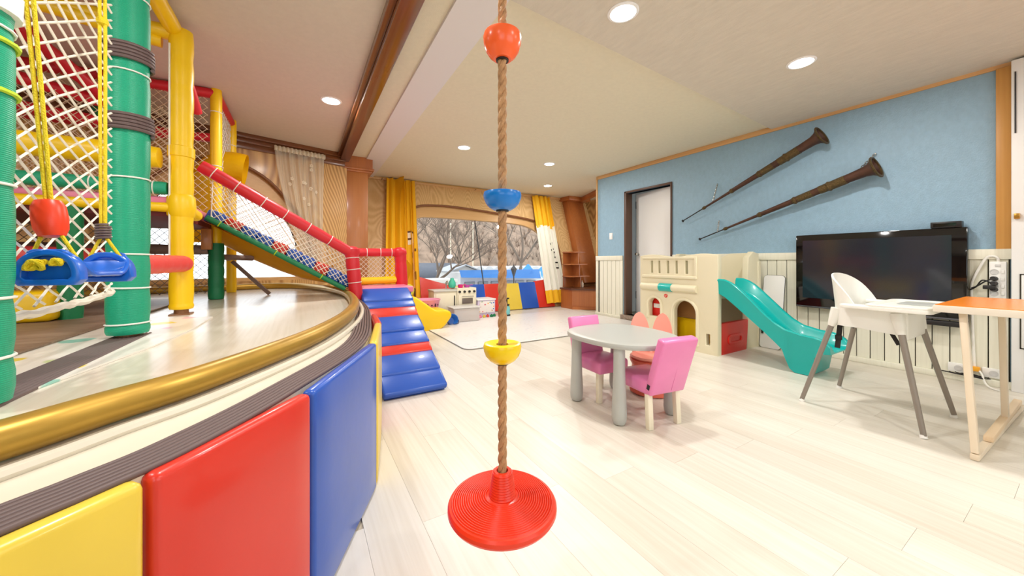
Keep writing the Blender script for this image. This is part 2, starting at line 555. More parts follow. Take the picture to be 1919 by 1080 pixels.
# wainscot: dark backing, separate boards, cap and plinth
b = B()
bx(b, WX - 0.006, WX, 0.36, DY0 - 0.10, 0.02, 1.0)
bx(b, WX - 0.006, WX, DY1 + 0.09, 4.655, 0.02, 1.0)
part('board_backing', b, M['dark_gap'], wall_right, smooth=False)
for (a_, c_) in ((4.648, 4.70), (DY1 + 0.04, DY1 + 0.092), (DY0 - 0.10, DY0 - 0.03)):
    b = B(); bx(b, WX - 0.026, WX, a_, c_, 0.0, 0.976, 0.003)
    part('end_stile', b, M['wains'], wall_right)
b = B(); bx(b, WX - 0.019, WX - 0.006, -0.044, 0.044, 0.05, 0.975, 0.002, 1)
board_me = finish('board', b, M['wains'], smooth=False)
y = 0.41
while y < 4.66:
    if not (DY0 - 0.12 < y < DY1 + 0.12) and y < 4.63:
        piece('board', board_me, (random.uniform(-0.002, 0.001), y, 0), wall_right)
    y += 0.0945
for (a, c) in ((0.35, DY0 - 0.03), (DY1 + 0.04, 4.70)):
    b = B(); bx(b, WX - 0.034, WX, a, c, 0.975, 1.055, 0.005)
    part('cap_rail', b, M['wains'], wall_right)
    b = B(); bx(b, WX - 0.05, WX, a, c, 0.0, 0.05, 0.004)
    part('plinth', b, M['wains'], wall_right)
# white service cupboard / pillar at the end of the blue wall
b = B()
bx(b, WX - 0.10, WX + 0.02, -1.6, 0.348, 0, 2.44, 0.004)
pil = struct('wall_front', b, M['white_paint'], 'white painted wall end with a recessed panel beside the orange pine trim', 'wall')
b = B(); bx(b, WX - 0.112, WX - 0.10, -1.2, 0.305, 0.33, 0.86, 0.004)
part('panel', b, M['white_paint'], pil)
b = B()
for q in ((-1.22, 0.312, 0.322, 0.33), (-1.22, 0.312, 0.86, 0.868)):
    bx(b, WX - 0.104, WX - 0.10, q[0], q[1], q[2], q[3])
bx(b, WX - 0.104, WX - 0.10, 0.305, 0.312, 0.322, 0.868)
part('panel_gap', b, M['dark_gap'], pil, smooth=False)
b = B(); bx(b, WX - 0.125, WX - 0.10, 0.31, 0.335, 1.27, 1.31, 0.003); cyl(b, (WX - 0.13, 0.322, 1.29), (WX - 0.10, 0.322, 1.29), 0.008)
part('latch', b, mat('brass_latch', (196, 150, 70), 0.3, 0.9), pil)
b = B(); tube(b, [(WX - 0.104, 0.33, z) for z in (2.35, 2.2, 2.05, 1.9)], 0.004, 6)
part('cable', b, M['black'], pil)

# door ------------------------------------------------------------------
fr = mat('dark_bronze_door_frame', (92, 66, 52), 0.4)
b = B()
bx(b, WX - 0.02, WX + 0.13, DY1 - 0.03, DY1 + 0.012, DZ0, DZ1 + 0.03, 0.004)
bx(b, WX - 0.02, WX + 0.13, DY0 - 0.012, DY0 + 0.012, DZ0, DZ1 + 0.03, 0.004)
bx(b, WX - 0.02, WX + 0.13, DY0, DY1, DZ1, DZ1 + 0.03, 0.004)
door = struct('door_1', b, fr, 'white door standing ajar in a dark bronze frame in the blue wall', 'door')
ph = math.radians(10)
hx, hy_ = WX + 0.07, DY0 + 0.015
Rl = Matrix.Translation((hx, hy_, 0)) @ Matrix.Rotation(-ph, 4, 'Z')
b = B(); bx(b, 0, 0.036, 0, 0.80, DZ0 + 0.01, DZ1 - 0.01, 0.003); bmesh.ops.transform(b, matrix=Rl, verts=b.verts)
leaf = part('door_leaf', b, M['white_paint'], door)
b = B(); lathe(b, [(0.022, 0), (0.022, 0.006), (0.009, 0.012), (0.009, 0.03), (0.024, 0.042), (0.026, 0.055), (0.018, 0.066), (0.002, 0.07)], 20,
               Rl @ Matrix.Translation((0, 0.74, 1.08)) @ Matrix.Rotation(-PI / 2, 4, 'Y'))
part('knob', b, M['chrome'], leaf)
b = B()
for z in (0.4, 1.9):
    bx(b, 0.0, 0.02, 0.802, 0.812, z - 0.06, z + 0.06)
bmesh.ops.transform(b, matrix=Rl, verts=b.verts)
part('latch_plate', b, M['black'], leaf)
b = B(); bx(b, WX - 0.06, WX + 0.13, DY0 - 0.03, DY1 + 0.06, 0, DZ0, 0.004)
part('granite_sill', b, spots('speckled_granite', (150, 132, 116), [(98, 82, 74), (190, 176, 160), (122, 100, 90)], 90, 0.35, 0.5), door, label='speckled granite step')
# room beyond the door: pale wall with shelves' edge
b = B(); bx(b, 5.5, 5.6, 2.4, 4.66, 0, CEIL)
struct('wall_beyond', b, mat('beyond_wall', (222, 222, 220), 0.7), 'plain pale wall of the room seen through the door gap', 'wall', smooth=False)
b = B(); bx(b, WX + 0.12, 5.6, 4.60, 4.68, 0, CEIL)
struct('wall_partition', b, mat('partition_white', (226, 224, 220), 0.7), 'white partition closing the side room behind the blue wall', 'wall', smooth=False)
b = B(); bx(b, -0.004, 0, -0.035, 0.035, -0.055, 0.055, 0.003)
bmesh.ops.transform(b, matrix=Matrix.Translation((WX - 0.006, 4.354, 1.394)), verts=b.verts)
bx(b, WX - 0.008, WX, 4.319, 4.389, 1.339, 1.449, 0.003)
sw = solo('light_switch', b, mat('switch_white', (240, 240, 240), 0.35), 'small white wall switch beside the door on the blue wall', 'switch', base=(WX, 4.354, 1.339))
b = B(); bx(b, WX - 0.013, WX - 0.008, 4.335, 4.373, 1.355, 1.433, 0.002)
part('rocker', b, mat('switch_rocker', (250, 250, 250), 0.3), sw)

# leaning back wall -------------------------------------------------------
def frameM(o, e1, e2):
    o, e1, e2 = Vector(o), Vector(e1).normalized(), Vector(e2).normalized()
    n = e1.cross(e2)
    m = Matrix((e1, e2, n)).transposed().to_4x4(); m.translation = o
    return m
MLW = frameM((0, 5.95, 0), (1, 0, 0), (0, 0.32, 1))
KS = math.sqrt(1 + 0.32 ** 2)          # z -> distance up the slope
def LW(x, z, off=0.0):
    return MLW @ Vector((x, z * KS, off))
OPEN = [(1.6, .45), (1.6, 1.62), (1.68, 1.86), (1.85, 1.985), (2.1, 2.03), (2.6, 2.04), (3.5, 1.98), (4.3, 1.90), (4.62, 1.82), (4.85, 1.68), (4.98, 1.46), (5.02, 1.1), (4.95, .7), (4.84, .45)]
INN = [(1.74, .50), (1.74, 1.58), (1.79, 1.74), (1.9, 1.80), (2.1, 1.825), (3.0, 1.82), (3.9, 1.80), (4.3, 1.745), (4.58, 1.60), (4.73, 1.4), (4.8, 1.1), (4.76, .7), (4.68, .50)]
def smooth_loop(L, n=5):
    q = catmull([(p[0], p[1], 0) for p in L[1:-1]], n)
    return [(L[0][0], L[0][1])] + [(p.x, p.y) for p in q] + [(L[-1][0], L[-1][1])]
OPs = [(x, z * KS) for x, z in smooth_loop(OPEN)]
INs = [(x, z * KS) for x, z in smooth_loop(INN)]
b = B()
plate(b, [(0.7, -0.02), (7.3, -0.02), (7.3, CEIL * KS + 0.02), (0.7, CEIL * KS + 0.02)], [OPs], 0.10, MLW @ Matrix.Translation((0, 0, -0.05)))
wall_back = struct('wall_back', b, M['ply_soft'], 'pale plywood back wall leaning outward around the wide rounded window', 'wall', smooth=False)
b = B(); bx(b, 0.84, 5.5, 6.69, 6.80, 2.445, CEIL, 0.004)
part('top_trim', b, M['frame_wood'], wall_back)
b = B()
for x in (1.28,):
    tube(b, [LW(x, z, 0.004) for z in (0.0, 1.2, 2.44)], 0.008, 6)
for x in (5.36,):
    tube(b, [LW(x, z, 0.006) for z in (0.4, 1.2, 2.44)], 0.010, 6)
part('panel_bead', b, M['pine'], wall_back)
# window 1
b = B()
plate(b, OPs, [INs], 0.06, MLW @ Matrix.Translation((0, 0, -0.07)))
win = struct('window_1', b, M['frame_wood'], 'wide rounded window with a bent pale wood surround in the leaning wall', 'window', smooth=False)
b = B(); tube(b, [MLW @ Vector((x, s, 0.0)) for x, s in OPs], 0.022, 8)
part('edge_band', b, M['edge_brown'], win)
b = B()
tube(b, [LW(3.05, z, -0.09) for z in (0.48, 1.2, 1.84)], 0.012, 8)
part('mullion', b, mat('dark_mullion', (54, 58, 60), 0.4), win)
b = B(); plate(b, INs, [], 0.006, MLW @ Matrix.Translation((0, 0, -0.10)))
part('pane', b, M['glass'], win, smooth=False)
b = B(); beam(b, LW(1.6, 0.46, -0.05), LW(4.85, 0.46, -0.05), 0.12, 0.04)
part('sill', b, M['frame_wood'], win)

# post between the two windows --------------------------------------------
b = B(); bx(b, 0.50, 0.84, 5.60, 6.85, 0, 2.30, 0.006)
post = struct('pillar_1', b, M['post_wood'], 'knotty brown wooden post between the lace curtain and the yellow curtain', 'pillar')
b = B()
bx(b, 0.465, 0.92, 5.56, 6.85, 2.30, 2.335, 0.006); bx(b, 0.485, 0.89, 5.575, 6.85, 2.27, 2.30, 0.006); bx(b, 0.47, 0.90, 5.565, 6.85, 2.335, CEIL)
part('capital', b, M['red_wood'], post)
b = B(); cyl(b, (0.485, 5.59, 0), (0.485, 5.59, 2.27), 0.012, seg=8)
part('bead', b, M['pine_z'], post)

# left wall with the arched window ---------------------------------------
E1 = Vector((0.970, 0.244, 0)).normalized()
MWL = frameM((0.50, 5.56, 0), E1, (0, 0, 1))
def WL(a, z, off=0.0):
    return MWL @ Vector((a, z, off))
AO = [(-.40, .72), (-.41, 1.2), (-.53, 1.53), (-.70, 1.76), (-.90, 1.975), (-1.12, 2.10), (-1.34, 2.14), (-1.56, 2.10), (-1.78, 1.975), (-1.98, 1.76), (-2.12, 1.53), (-2.2, 1.2), (-2.2, .72)]
AI = [(-.56, .76), (-.57, 1.2), (-.66, 1.45), (-.80, 1.66), (-1.0, 1.83), (-1.18, 1.895), (-1.34, 1.92), (-1.5, 1.895), (-1.68, 1.83), (-1.88, 1.66), (-2.0, 1.45), (-2.05, 1.2), (-2.05, .76)]
AOs = smooth_loop(AO); AIs = smooth_loop(AI)
b = B()
plate(b, [(-6.0, 0), (0.05, 0), (0.05, CEIL), (-6.0, CEIL)], [AOs], 0.10, MWL @ Matrix.Translation((0, 0, -0.05)))
wall_left = struct('wall_left', b, M['ply'], 'strongly grained plywood wall behind the climbing frame with an arched window', 'wall', smooth=False)
b = B()
beam(b, WL(-5.9, 2.455, 0.05), WL(0.02, 2.455, 0.05), 0.10, 0.06, 0.006)
beam(b, WL(-5.9, 2.40, 0.03), WL(0.02, 2.40, 0.03), 0.06, 0.05, 0.006)
beam(b, WL(-5.9, 2.345, 0.012), WL(0.02, 2.345, 0.012), 0.024, 0.07, 0.006)
part('cornice', b, M['cornice_wood'], wall_left)
b = B()
plate(b, AOs, [AIs], 0.06, MWL @ Matrix.Translation((0, 0, -0.07)))
win2 = struct('window_2', b, M['frame_wood'], 'bright arched window with a bent wood surround behind the climbing frame', 'window', smooth=False)
b = B(); tube(b, [MWL @ Vector((a, z, 0)) for a, z in AOs], 0.02, 8)
part('edge_band', b, M['edge_brown'], win2)
b = B(); plate(b, AIs, [], 0.006, MWL @ Matrix.Translation((0, 0, -0.10)))
part('pane', b, M['glass'], win2, smooth=False)
b = B(); tube(b, [MWL @ Vector((a, z, -0.075)) for a, z in AIs], 0.012, 6)
part('gasket', b, mat('window_gasket', (70, 68, 66), 0.6), win2)

# rest of the room shell (behind the camera) -----------------------------
shell = mat('rear_wall_paper', (208, 196, 176), 0.8)
b = B()
MR = frameM((0, -3.0, 0), (1, 0, 0), (0, 0, 1))
plate(b, [(-5.2, 0), (4.7, 0), (4.7, CEIL), (-5.2, CEIL)], [[(-3.6, 0.7), (-0.8, 0.7), (-0.8, 2.1), (-3.6, 2.1)], [(0.4, 0.7), (3.4, 0.7), (3.4, 2.1), (0.4, 2.1)]], 0.1, MR)  # unseen openings cut so sky light comes in from behind
struct('wall_rear', b, shell, 'plain rear wall behind the viewer with two unseen openings added to let in daylight', 'wall', smooth=False)
b = B(); bx(b, -5.2, -5.1, -3.0, 4.4, 0, CEIL)
struct('wall_side', b, wood('dark_panelling', (146, 100, 62), (112, 72, 42), 0.5, 'Z', 4, 3, fine=0.4), 'brown panelled side wall far behind the climbing frame', 'wall', smooth=False)

# alcove at the right end of the leaning wall ------------------------------
b = B()
beam(b, LW(5.66, 0.43, 0.09), LW(5.66, 2.42, 0.09), 0.50, 0.18, 0.006, up=(0, -1, 0.32))
pil2 = struct('pillar_2', b, M['red_wood'], 'reddish brown leaning post behind the stepped shelves', 'pillar')
b = B(); bx(b, 5.34, 6.0, 6.36, 6.85, 2.40, CEIL, 0.006)
part('capital', b, M['red_wood'], pil2)
b = B(); ribbon_prism(b, [(6.55, 4.6), (6.65, 4.6), (6.65, 6.9), (6.15, 6.9)], 0, CEIL)
wal = struct('wall_alcove', b, M['ply'], 'mottled plywood wall at the end of the alcove', 'wall', smooth=False)
b = B(); beam(b, (5.40, 5.45, 2.44), (5.92, 6.75, 2.44), 0.10, 0.10, 0.006)
part('cornice', b, M['red_wood'], wal)

# downlights ---------------------------------------------------------------
ring_m = mat('lamp_ring', (245, 245, 245), 0.4)
diff_m = glow('lamp_diffuser', (255, 250, 240), 14.0)
def downlight(x, y, zc, label, r=0.085, w=LAMP_W):
    t = thing('ceiling_downlight', label, 'ceiling light', (x, y, zc), 0, 'round recessed ceiling downlights')
    b = B(); lathe(b, [(r * 0.86, 0.0), (r * 0.88, -0.008), (r, -0.008), (r * 1.08, -0.003), (r * 1.08, 0.0)], 32)
    part('ring', b, ring_m, t, local=True)
    b = B(); lathe(b, [(0.001, -0.004), (r * 0.86, -0.004), (r * 0.86, 0.0), (0.001, 0.0)], 32)
    part('diffuser', b, diff_m, t, local=True)
    ld = bpy.data.lights.new('lamp_light', 'AREA')
    ld.shape = 'DISK'; ld.size = r * 1.7; ld.energy = w; ld.color = LAMP_COL
    lo = bpy.data.objects.new('lamp_light', ld)
    lo.location = (0, 0, -0.012); lo.parent = t
    COL.objects.link(lo)
ZN = CEIL - 0.03
downlight(1.66, 1.48, ZN, 'large bright downlight at the top edge above the kids table')
downlight(3.23, 1.165, ZN, 'bright downlight in the grey ceiling above the high chair')
downlight(0.235, 3.727, CEIL - 0.012, 'downlight in the taupe ceiling beside the dark wooden beam')
downlight(1.865, 4.392, CEIL, 'downlight in the cream ceiling beside the white strip')
downlight(3.33, 4.446, CEIL, 'downlight in the cream ceiling just beyond the hanging rope')
downlight(4.256, 5.738, CEIL, 'smallest farthest downlight near the alcove post', w=8)
for (x, y, z, w_) in ((-3.2, 2.9, CEIL - 0.012, 'over the middle of the stage behind the nets'), (-1.6, 1.2, CEIL - 0.012, 'over the front of the stage'), (0.2, 1.1, CEIL - 0.012, 'beside the dark beam above the viewer'), (-2.0, -1.3, CEIL - 0.012, 'behind the viewer over the stage end'), (1.66, -1.2, ZN, 'behind the viewer near the beam'), (3.23, -1.2, ZN, 'behind the viewer over the orange table')):
    downlight(x, y, z, 'unseen extra downlight added to light the room, ' + w_)  # unseen extra lamps, added to brighten the room
# ================================================================== OUTSIDE
GZ = -1.6
b = B(); bx(b, -40, 60, 8.0, 70, GZ - 0.2, GZ)
struct('ground_outside', b, mat('pale_gravel', (176, 172, 166), 0.9, var=0.12, vscale=1.5), 'pale ground outside the window', 'ground', smooth=False)
# brown winter hillside
def hill(u, v):
    x = 4 + 130 * u
    y = 46 + 60 * v
    rise = min(1.0, max(0.0, (x - 5 - 0.10 * (y - 46)) / 9.0)); rise = rise * rise * (3 - 2 * rise)
    z = GZ + rise * (36 * (v ** 0.8) * (0.85 + 0.25 * math.sin(x * 0.06 + 1.0)) + 1.2 * math.sin(x * 0.35 + y * 0.2) * v)
    return Vector((x, y, z))
b = B(); grid(b, hill, 70, 26)
struct('hill', b, mat('winter_scrub', (142, 120, 102), 0.95, var=0.40, vscale=0.9, bump=1.0, bscale=2.5), 'brown winter hillside rising behind the buildings', 'hill')
# brushwood on the hillside
twig = mat('hill_brushwood', (112, 92, 78), 0.95)
rnd_h = random.Random(4)
b = B()
for k in range(900):
    u = rnd_h.uniform(0.05, 0.5); v = rnd_h.uniform(0.02, 0.8)
    p = hill(u, v)
    for j in range(5):
        d = Vector((rnd_h.uniform(-1, 1), rnd_h.uniform(-1, 1), rnd_h.uniform(0.8, 2.2))).normalized()
        L = rnd_h.uniform(0.8, 2.4)
        tube(b, [p, p + d * L], [0.05, 0.012], 3, cap=False)
o = solo('hillside_brushwood', b, twig, 'leafless brushwood scattered over the brown hillside', 'brushwood', kind='stuff')
# bare trees
bark = mat('bare_bark', (92, 78, 68), 0.9)
bark2 = mat('grey_bark', (118, 104, 92), 0.9)
def bare_tree(base, h, label, spread=0.55, seed=1, m=bark, levels=6):
    rnd = random.Random(seed)
    bt = B(); bb = B()
    def grow(bm, p, d, L, r, lev):
        q = p + d * L
        mid = p + d * L * 0.5 + Vector((rnd.uniform(-1, 1), rnd.uniform(-1, 1), rnd.uniform(-0.3, 0.5))) * L * 0.07
        tube(bm, [p, mid, q], [r, r * 0.82, r * 0.62], 5 if lev < 2 else 3, cap=False)
        if lev >= levels:
            return
        for k in range(3):
            dd = (d + Vector((rnd.uniform(-1, 1), rnd.uniform(-1, 1), rnd.uniform(-0.25, 0.7))) * spread * 1.5).normalized()
            grow(bb, q if k else p + d * L * rnd.uniform(0.55, 1.0), dd, L * rnd.uniform(0.62, 0.84), max(0.007, r * 0.58), lev + 1)
    grow(bt, Vector(base), Vector((0, 0, 1)), h * 0.30, h * 0.020, 0)
    t = thing('bare_tree', label, 'tree', base, 0, 'leafless trees outside the window')
    part('trunk', bt, m, t, smooth=True)
    part('branches', bb, m, t, smooth=True, kind='stuff')
bare_tree((4.65, 14.0, GZ), 5.6, 'large leafless tree in front of the dark roof outside the window', 0.62, 3)
bare_tree((13.6, 21.5, GZ), 8.2, 'leafless tree behind the blue tents beside the white curtain', 0.6, 8, bark2, 5)
bare_tree((9.6, 23.0, GZ), 7.0, 'thin leafless tree standing near the window mullion', 0.5, 12, bark2, 5)
bare_tree((6.2, 25.0, GZ), 8.0, 'leafless tree on the slope at the edge of the yellow curtain', 0.55, 21, bark2, 5)
# slender poles
for (x, y, h, lab) in ((6.45, 16.9, 4.4, 'thin pale pole between the bare tree and the mullion'), (8.0, 17.6, 4.6, 'thin white pole just beside the window mullion')):
    b = B(); cyl(b, (x, y, GZ), (x, y, GZ + h), 0.035, 0.02, 8); lathe(b, [(0.001, 0), (0.04, 0.02), (0.04, 0.06), (0.001, 0.09)], 10, Matrix.Translation((x, y, GZ + h)))
    solo('flag_pole', b, mat('pale_pole', (226, 212, 184), 0.5), lab, 'pole', 'poles outside')
# dark roofed house
t = thing('dark_roofed_house', 'long low house with a dark grey roof outside the window', 'house', (6.6, 23.0, GZ))
b = B(); bx(b, 4.2, 8.8, 21.4, 24.6, GZ, -0.15)
part('wall', b, mat('house_wall_grey', (206, 204, 200), 0.8), t, smooth=False)
b = B()
plate(b, [(-1.9, 0), (1.9, 0), (0, 1.0)], [], 5.2, Matrix.Translation((6.5, 23.0, -0.15)) @ Matrix.Rotation(PI / 2, 4, 'Z') @ Matrix.Rotation(PI / 2, 4, 'X'))
part('roof', b, mat('slate_roof', (82, 88, 100), 0.7, var=0.12, vscale=6), t, smooth=False)
for k in range(3):
    b = B(); bx(b, 4.7 + k * 1.3, 5.4 + k * 1.3, 21.36, 21.42, -1.1, -0.4)
    part('window', b, mat('dark_window', (60, 62, 66), 0.2), t, smooth=False)
# flat white roof close by
t = thing('flat_roofed_shed', 'low white flat roofed shed below the dark roof outside the window', 'shed', (3.6, 11.5, GZ))
b = B(); bx(b, 2.6, 4.3, 11.2, 12.0, GZ, 0.25); part('wall', b, mat('shed_wall', (168, 158, 140), 0.8), t, smooth=False)
b = B(); bx(b, 2.4, 4.45, 11.0, 12.1, 0.25, 0.37, 0.01); part('roof', b, mat('shed_roof', (182, 180, 174), 0.6), t)
b = B(); bx(b, 3.2, 3.9, 11.17, 11.2, -0.6, 0.12); part('opening', b, mat('shed_dark', (92, 84, 74), 0.6), t, smooth=False)
# white house with gable
t = thing('white_gabled_house', 'white gabled house beside the blue awning outside the window', 'house', (6.4, 16.0, GZ))
b = B()
bx(b, 5.72, 7.25, 15.0, 16.6, GZ, 0.46)
plate(b, [(-0.765, 0), (0.765, 0), (-0.10, 0.30)], [], 1.6, Matrix.Translation((6.485, 15.8, 0.46)) @ Matrix.Rotation(PI / 2, 4, 'X'))
part('wall', b, mat('house_wall_white', (190, 190, 188), 0.7), t, smooth=False)
for s, x0, x1 in ((-1, 5.62, 6.385), (1, 6.385, 7.35)):
    b = B(); beam(b, ((x0 + x1) / 2, 14.85, 0.635), ((x0 + x1) / 2, 16.7, 0.635), (x1 - x0) * 1.06, 0.05, up=(s * 0.38, 0, 1))
    part('roof', b, mat('pale_roof_sheet', (158, 162, 168), 0.5), t, smooth=False)
b = B(); bx(b, 5.95, 6.15, 14.96, 15.0, -0.2, 0.25)
part('window', b, mat('house_window', (120, 128, 134), 0.2), t, smooth=False)
# blue awning shop
blue_aw = mat('blue_awning_sheet', (38, 128, 200), 0.5)
t = thing('blue_awning_shop', 'white shop front under a bright blue sloping awning outside the window', 'shop', (7.2, 13.6, GZ))
b = B(); bx(b, 5.45, 9.4, 13.2, 14.6, GZ, 0.50)
part('wall', b, mat('shop_wall', (186, 186, 186), 0.7), t, smooth=False)
b = B()
f_ = [b.verts.new(q) for q in [(5.20, 12.5, 0.34), (8.9, 12.5, 0.22), (9.3, 13.2, 0.60), (5.40, 13.2, 0.60)]]; b.faces.new(f_)
bmesh.ops.solidify(b, geom=b.faces[:], thickness=0.04)
part('awning', b, blue_aw, t, smooth=False)
for k in range(6):
    b = B(); bx(b, 5.62 + k * 0.60, 6.08 + k * 0.60, 13.15, 13.2, -0.8, 0.12, 0.01)
    part('pane', b, mat('shop_glass', (112, 118, 122), 0.15), t, smooth=False)
# pale polytunnels
for k, (x, lab) in enumerate(((11.5, 'pale row of white roofs behind the awning near the mullion'), (15.8, 'pale row of white roofs behind the tents near the curtain'))):
    b = B()
    for j in range(5):
        lathe(b, [(0.001, 0), (0.42, 0), (0.42, 3.0), (0.001, 3.0)], 14, Matrix.Translation((x - 1.8 + j * 0.88, 26.5 + j * 0.2, 0.15)) @ Matrix.Rotation(PI / 2, 4, 'Y') @ Matrix.Rotation(PI / 2, 4, 'X'))
    bx(b, x - 2.3, x + 2.3, 26.4, 27.0, GZ, 0.2)
    solo('white_roof_row', b, mat('white_roof_sheet', (184, 186, 188), 0.6), lab, 'roof row', 'white roofs behind the awning')
# marquee tents
for (x, y, s, lab) in ((10.75, 16.3, 0.85, 'blue and white pointed marquee tent beside the striped curtain'), (13.4, 18.4, 0.9, 'blue pointed marquee tent farther behind beside the curtain')):
    t = thing('marquee_tent', lab, 'tent', (x, y, GZ), 0, 'blue tents outside')
    b = B(); lathe(b, [(s * 1.35, 1.65), (s * 0.6, 1.98), (0.05, 2.40)], 4)
    part('tent_roof', b, blue_aw, t, local=True, smooth=False)
    for (dx, dy) in ((1, 0), (-1, 0), (0, 1), (0, -1)):
        b = B(); cyl(b, (dx * s * 1.25, dy * s * 1.25, 0), (dx * s * 1.25, dy * s * 1.25, 1.66), 0.04, seg=8)
        part('tent_pole', b, mat('tent_pole', (220, 220, 220), 0.4), t, local=True)
    b = B(); ff = [b.verts.new(q) for q in ((0.10, -s * 1.30, 1.66), (s * 0.55, -s * 0.86, 1.66), (0.03, -s * 0.06, 2.37))]; b.faces.new(ff)
    bmesh.ops.solidify(b, geom=b.faces[:], thickness=0.02)
    part('white_gusset', b, M['white_paint'], t, local=True, smooth=False)
# street lantern
t = thing('street_lantern', 'black old fashioned lantern outside just beside the hanging rope', 'lantern', (5.42, 9.0, GZ))
b = B(); cyl(b, (0, 0, 0), (0, 0, 2.14), 0.03, 0.02, 10); part('post', b, M['black'], t, local=True)
b = B(); lathe(b, [(0.03, 2.12), (0.09, 2.30), (0.11, 2.33), (0.03, 2.42), (0.01, 2.47)], 6); part('head', b, M['black'], t, local=True, smooth=False)
# ================================================================== STAGE
SZ = 0.625
M['cream_edge'] = mat('cream_stage_ledge', (222, 214, 196), 0.35, var=0.06, vscale=5)
M['brass'] = mat('aged_brass', (184, 146, 58), 0.36, 0.55, var=0.15, vscale=7, stretch=(1, 1, 1))
M['rib'] = mat('ribbed_brown_rubber', (100, 82, 80), 0.5)
def vinyl(name, rgb, rough=0.32):
    return mat(name, rgb, rough, 0, var=0.05, vscale=3, bump=0.10, bscale=9, coat=0.15)
M['v_red'] = vinyl('red_vinyl', (214, 50, 34)); M['v_blue'] = vinyl('blue_vinyl', (34, 86, 184)); M['v_yellow'] = vinyl('yellow_vinyl', (230, 200, 70))
M['v_pink'] = vinyl('pink_vinyl', (236, 128, 160))
RO = catmull([(-5.05, -.62, 0), (-2.6, -.45, 0), (-1.6, -.13, 0), (-.9, .25, 0), (-.61, .467, 0), (-.328, .706, 0), (-.26, .762, 0), (-.164, .861, 0), (-.012, 1.098, 0), (.229, 1.588, 0), (.350, 2.215, 0),
              (.43, 2.9, 0), (.43, 3.6, 0), (.36, 4.4, 0), (.16, 5.0, 0), (-.08, 5.36, 0)], 8)
RC = catmull([(-2.6, -.12, 0), (-1.6, .12, 0), (-.9, .525, 0), (-.6, .785, 0), (-.434, .942, 0), (-.348, 1.039, 0), (-.214, 1.190, 0), (.02, 1.583, 0), (.19, 2.05, 0), (.295, 2.546, 0), (.345, 3.079, 0), (.345, 3.677, 0),
              (.24, 4.35, 0), (.03, 4.9, 0), (-.28, 5.16, 0), (-.8, 5.10, 0), (-2.0, 4.80, 0), (-4.5, 4.15, 0)], 8)
def offset(path, d):
    out = []
    for i, p in enumerate(path):
        a = path[max(i - 1, 0)]; c = path[min(i + 1, len(path) - 1)]
        t = (c - a).normalized()
        out.append(p + Vector((t.y, -t.x, 0)) * d)       # + = outward (to the right of the direction of travel)
    return out
stage = thing('round_stage', 'low round stage with a brass rail and ribbed brown rubber edge', 'stage', (-2.5, 2.5, 0))
body_loop = [(p.x, p.y) for p in RO] + [(-5.05, 4.05)]
b = B(); ribbon_prism(b, body_loop, 0, SZ - 0.03)
part('stage_body', b, M['cream_edge'], stage, smooth=False)
b = B(); ribbon_prism(b, [(p.x, p.y) for p in offset(RO, -0.004)] + [(-5.05, 4.05)], SZ - 0.03, SZ - 0.012)
part('ledge', b, M['cream_edge'], stage, smooth=False)
b = B()
inner = [p for p in offset(RC, 0.02)]
ribbon_prism(b, [(p.x, p.y) for p in inner[6:]] + [(-5.04, 4.0), (-5.04, -.1)], SZ - 0.012, SZ)
part('deck', b, M['deck'], stage, smooth=False)
b = B(); tube(b, [p + Vector((0, 0, SZ + 0.036)) for p in RC], 0.034, 16)
part('brass_rail', b, M['brass'], stage, label='aged brass rail')
b = B(); tube(b, [p + Vector((0, 0, SZ - 0.004)) for p in offset(RC, 0.05)], 0.012, 8)
part('rail_bead', b, M['cream_edge'], stage)
b = B()
for k in range(7):
    tube(b, [p + Vector((0, 0, SZ - 0.008)) for p in offset(RO, -0.006 - k * 0.0125)], 0.0060, 8)
part('ribbed_edging', b, M['rib'], stage, label='ribbed brown rubber edging', angle=80)
b = B(); vi = [b.verts.new((p.x, p.y, SZ - 0.009)) for p in offset(RO, -0.001)]; vo = [b.verts.new((p.x, p.y, SZ - 0.009)) for p in offset(RO, -0.086)]
for k in range(len(vi) - 1):
    b.faces.new((vi[k], vi[k + 1], vo[k + 1], vo[k]))
bmesh.ops.solidify(b, geom=b.faces[:], thickness=0.002)
part('edging_base', b, mat('edging_groove', (48, 38, 38), 0.7), stage, smooth=False)
b = B()
for k in range(9):
    tube(b, [(-0.70 + k * 0.0125, y, SZ + 0.004) for y in (1.20, 1.7, 2.24)], 0.0065, 6)
for k in range(9):
    pass
solo('ribbed_floor_strip', b, M['rib'], 'ribbed dark brown rubber strip lying on the stage between the green posts', 'floor strip')
# printed play mat on the stage
mat_print = spots('printed_play_mat', (236, 232, 222), [(200, 216, 160), (238, 214, 90), (150, 205, 190), (238, 190, 205), (190, 200, 215)], 5.5, 0.3, 0.40)
b = B()
ribbon_prism(b, [(-2.4, 1.30), (-.66, 1.24), (-.60, 1.40), (-.50, 1.9), (-.46, 2.3), (-.46, 2.72), (-.62, 2.80), (-2.4, 2.55)], SZ + 0.0005, SZ + 0.006)
solo('play_mat', b, mat_print, 'thin white play mat with pastel prints lying on the stage', 'play mat', smooth=False)
b = B()
ribbon_prism(b, [(-3.6, 1.75), (-.86, 1.75), (-.84, 4.1), (-3.6, 4.1)], SZ + 0.007, SZ + 0.014)
solo('wood_print_mat', b, wood('herringbone_mat', (176, 152, 128), (128, 104, 86), 0.5, 'X', 3, 3, fine=0.6), 'brown wood look floor mat inside the climbing frame', 'floor mat', smooth=False)

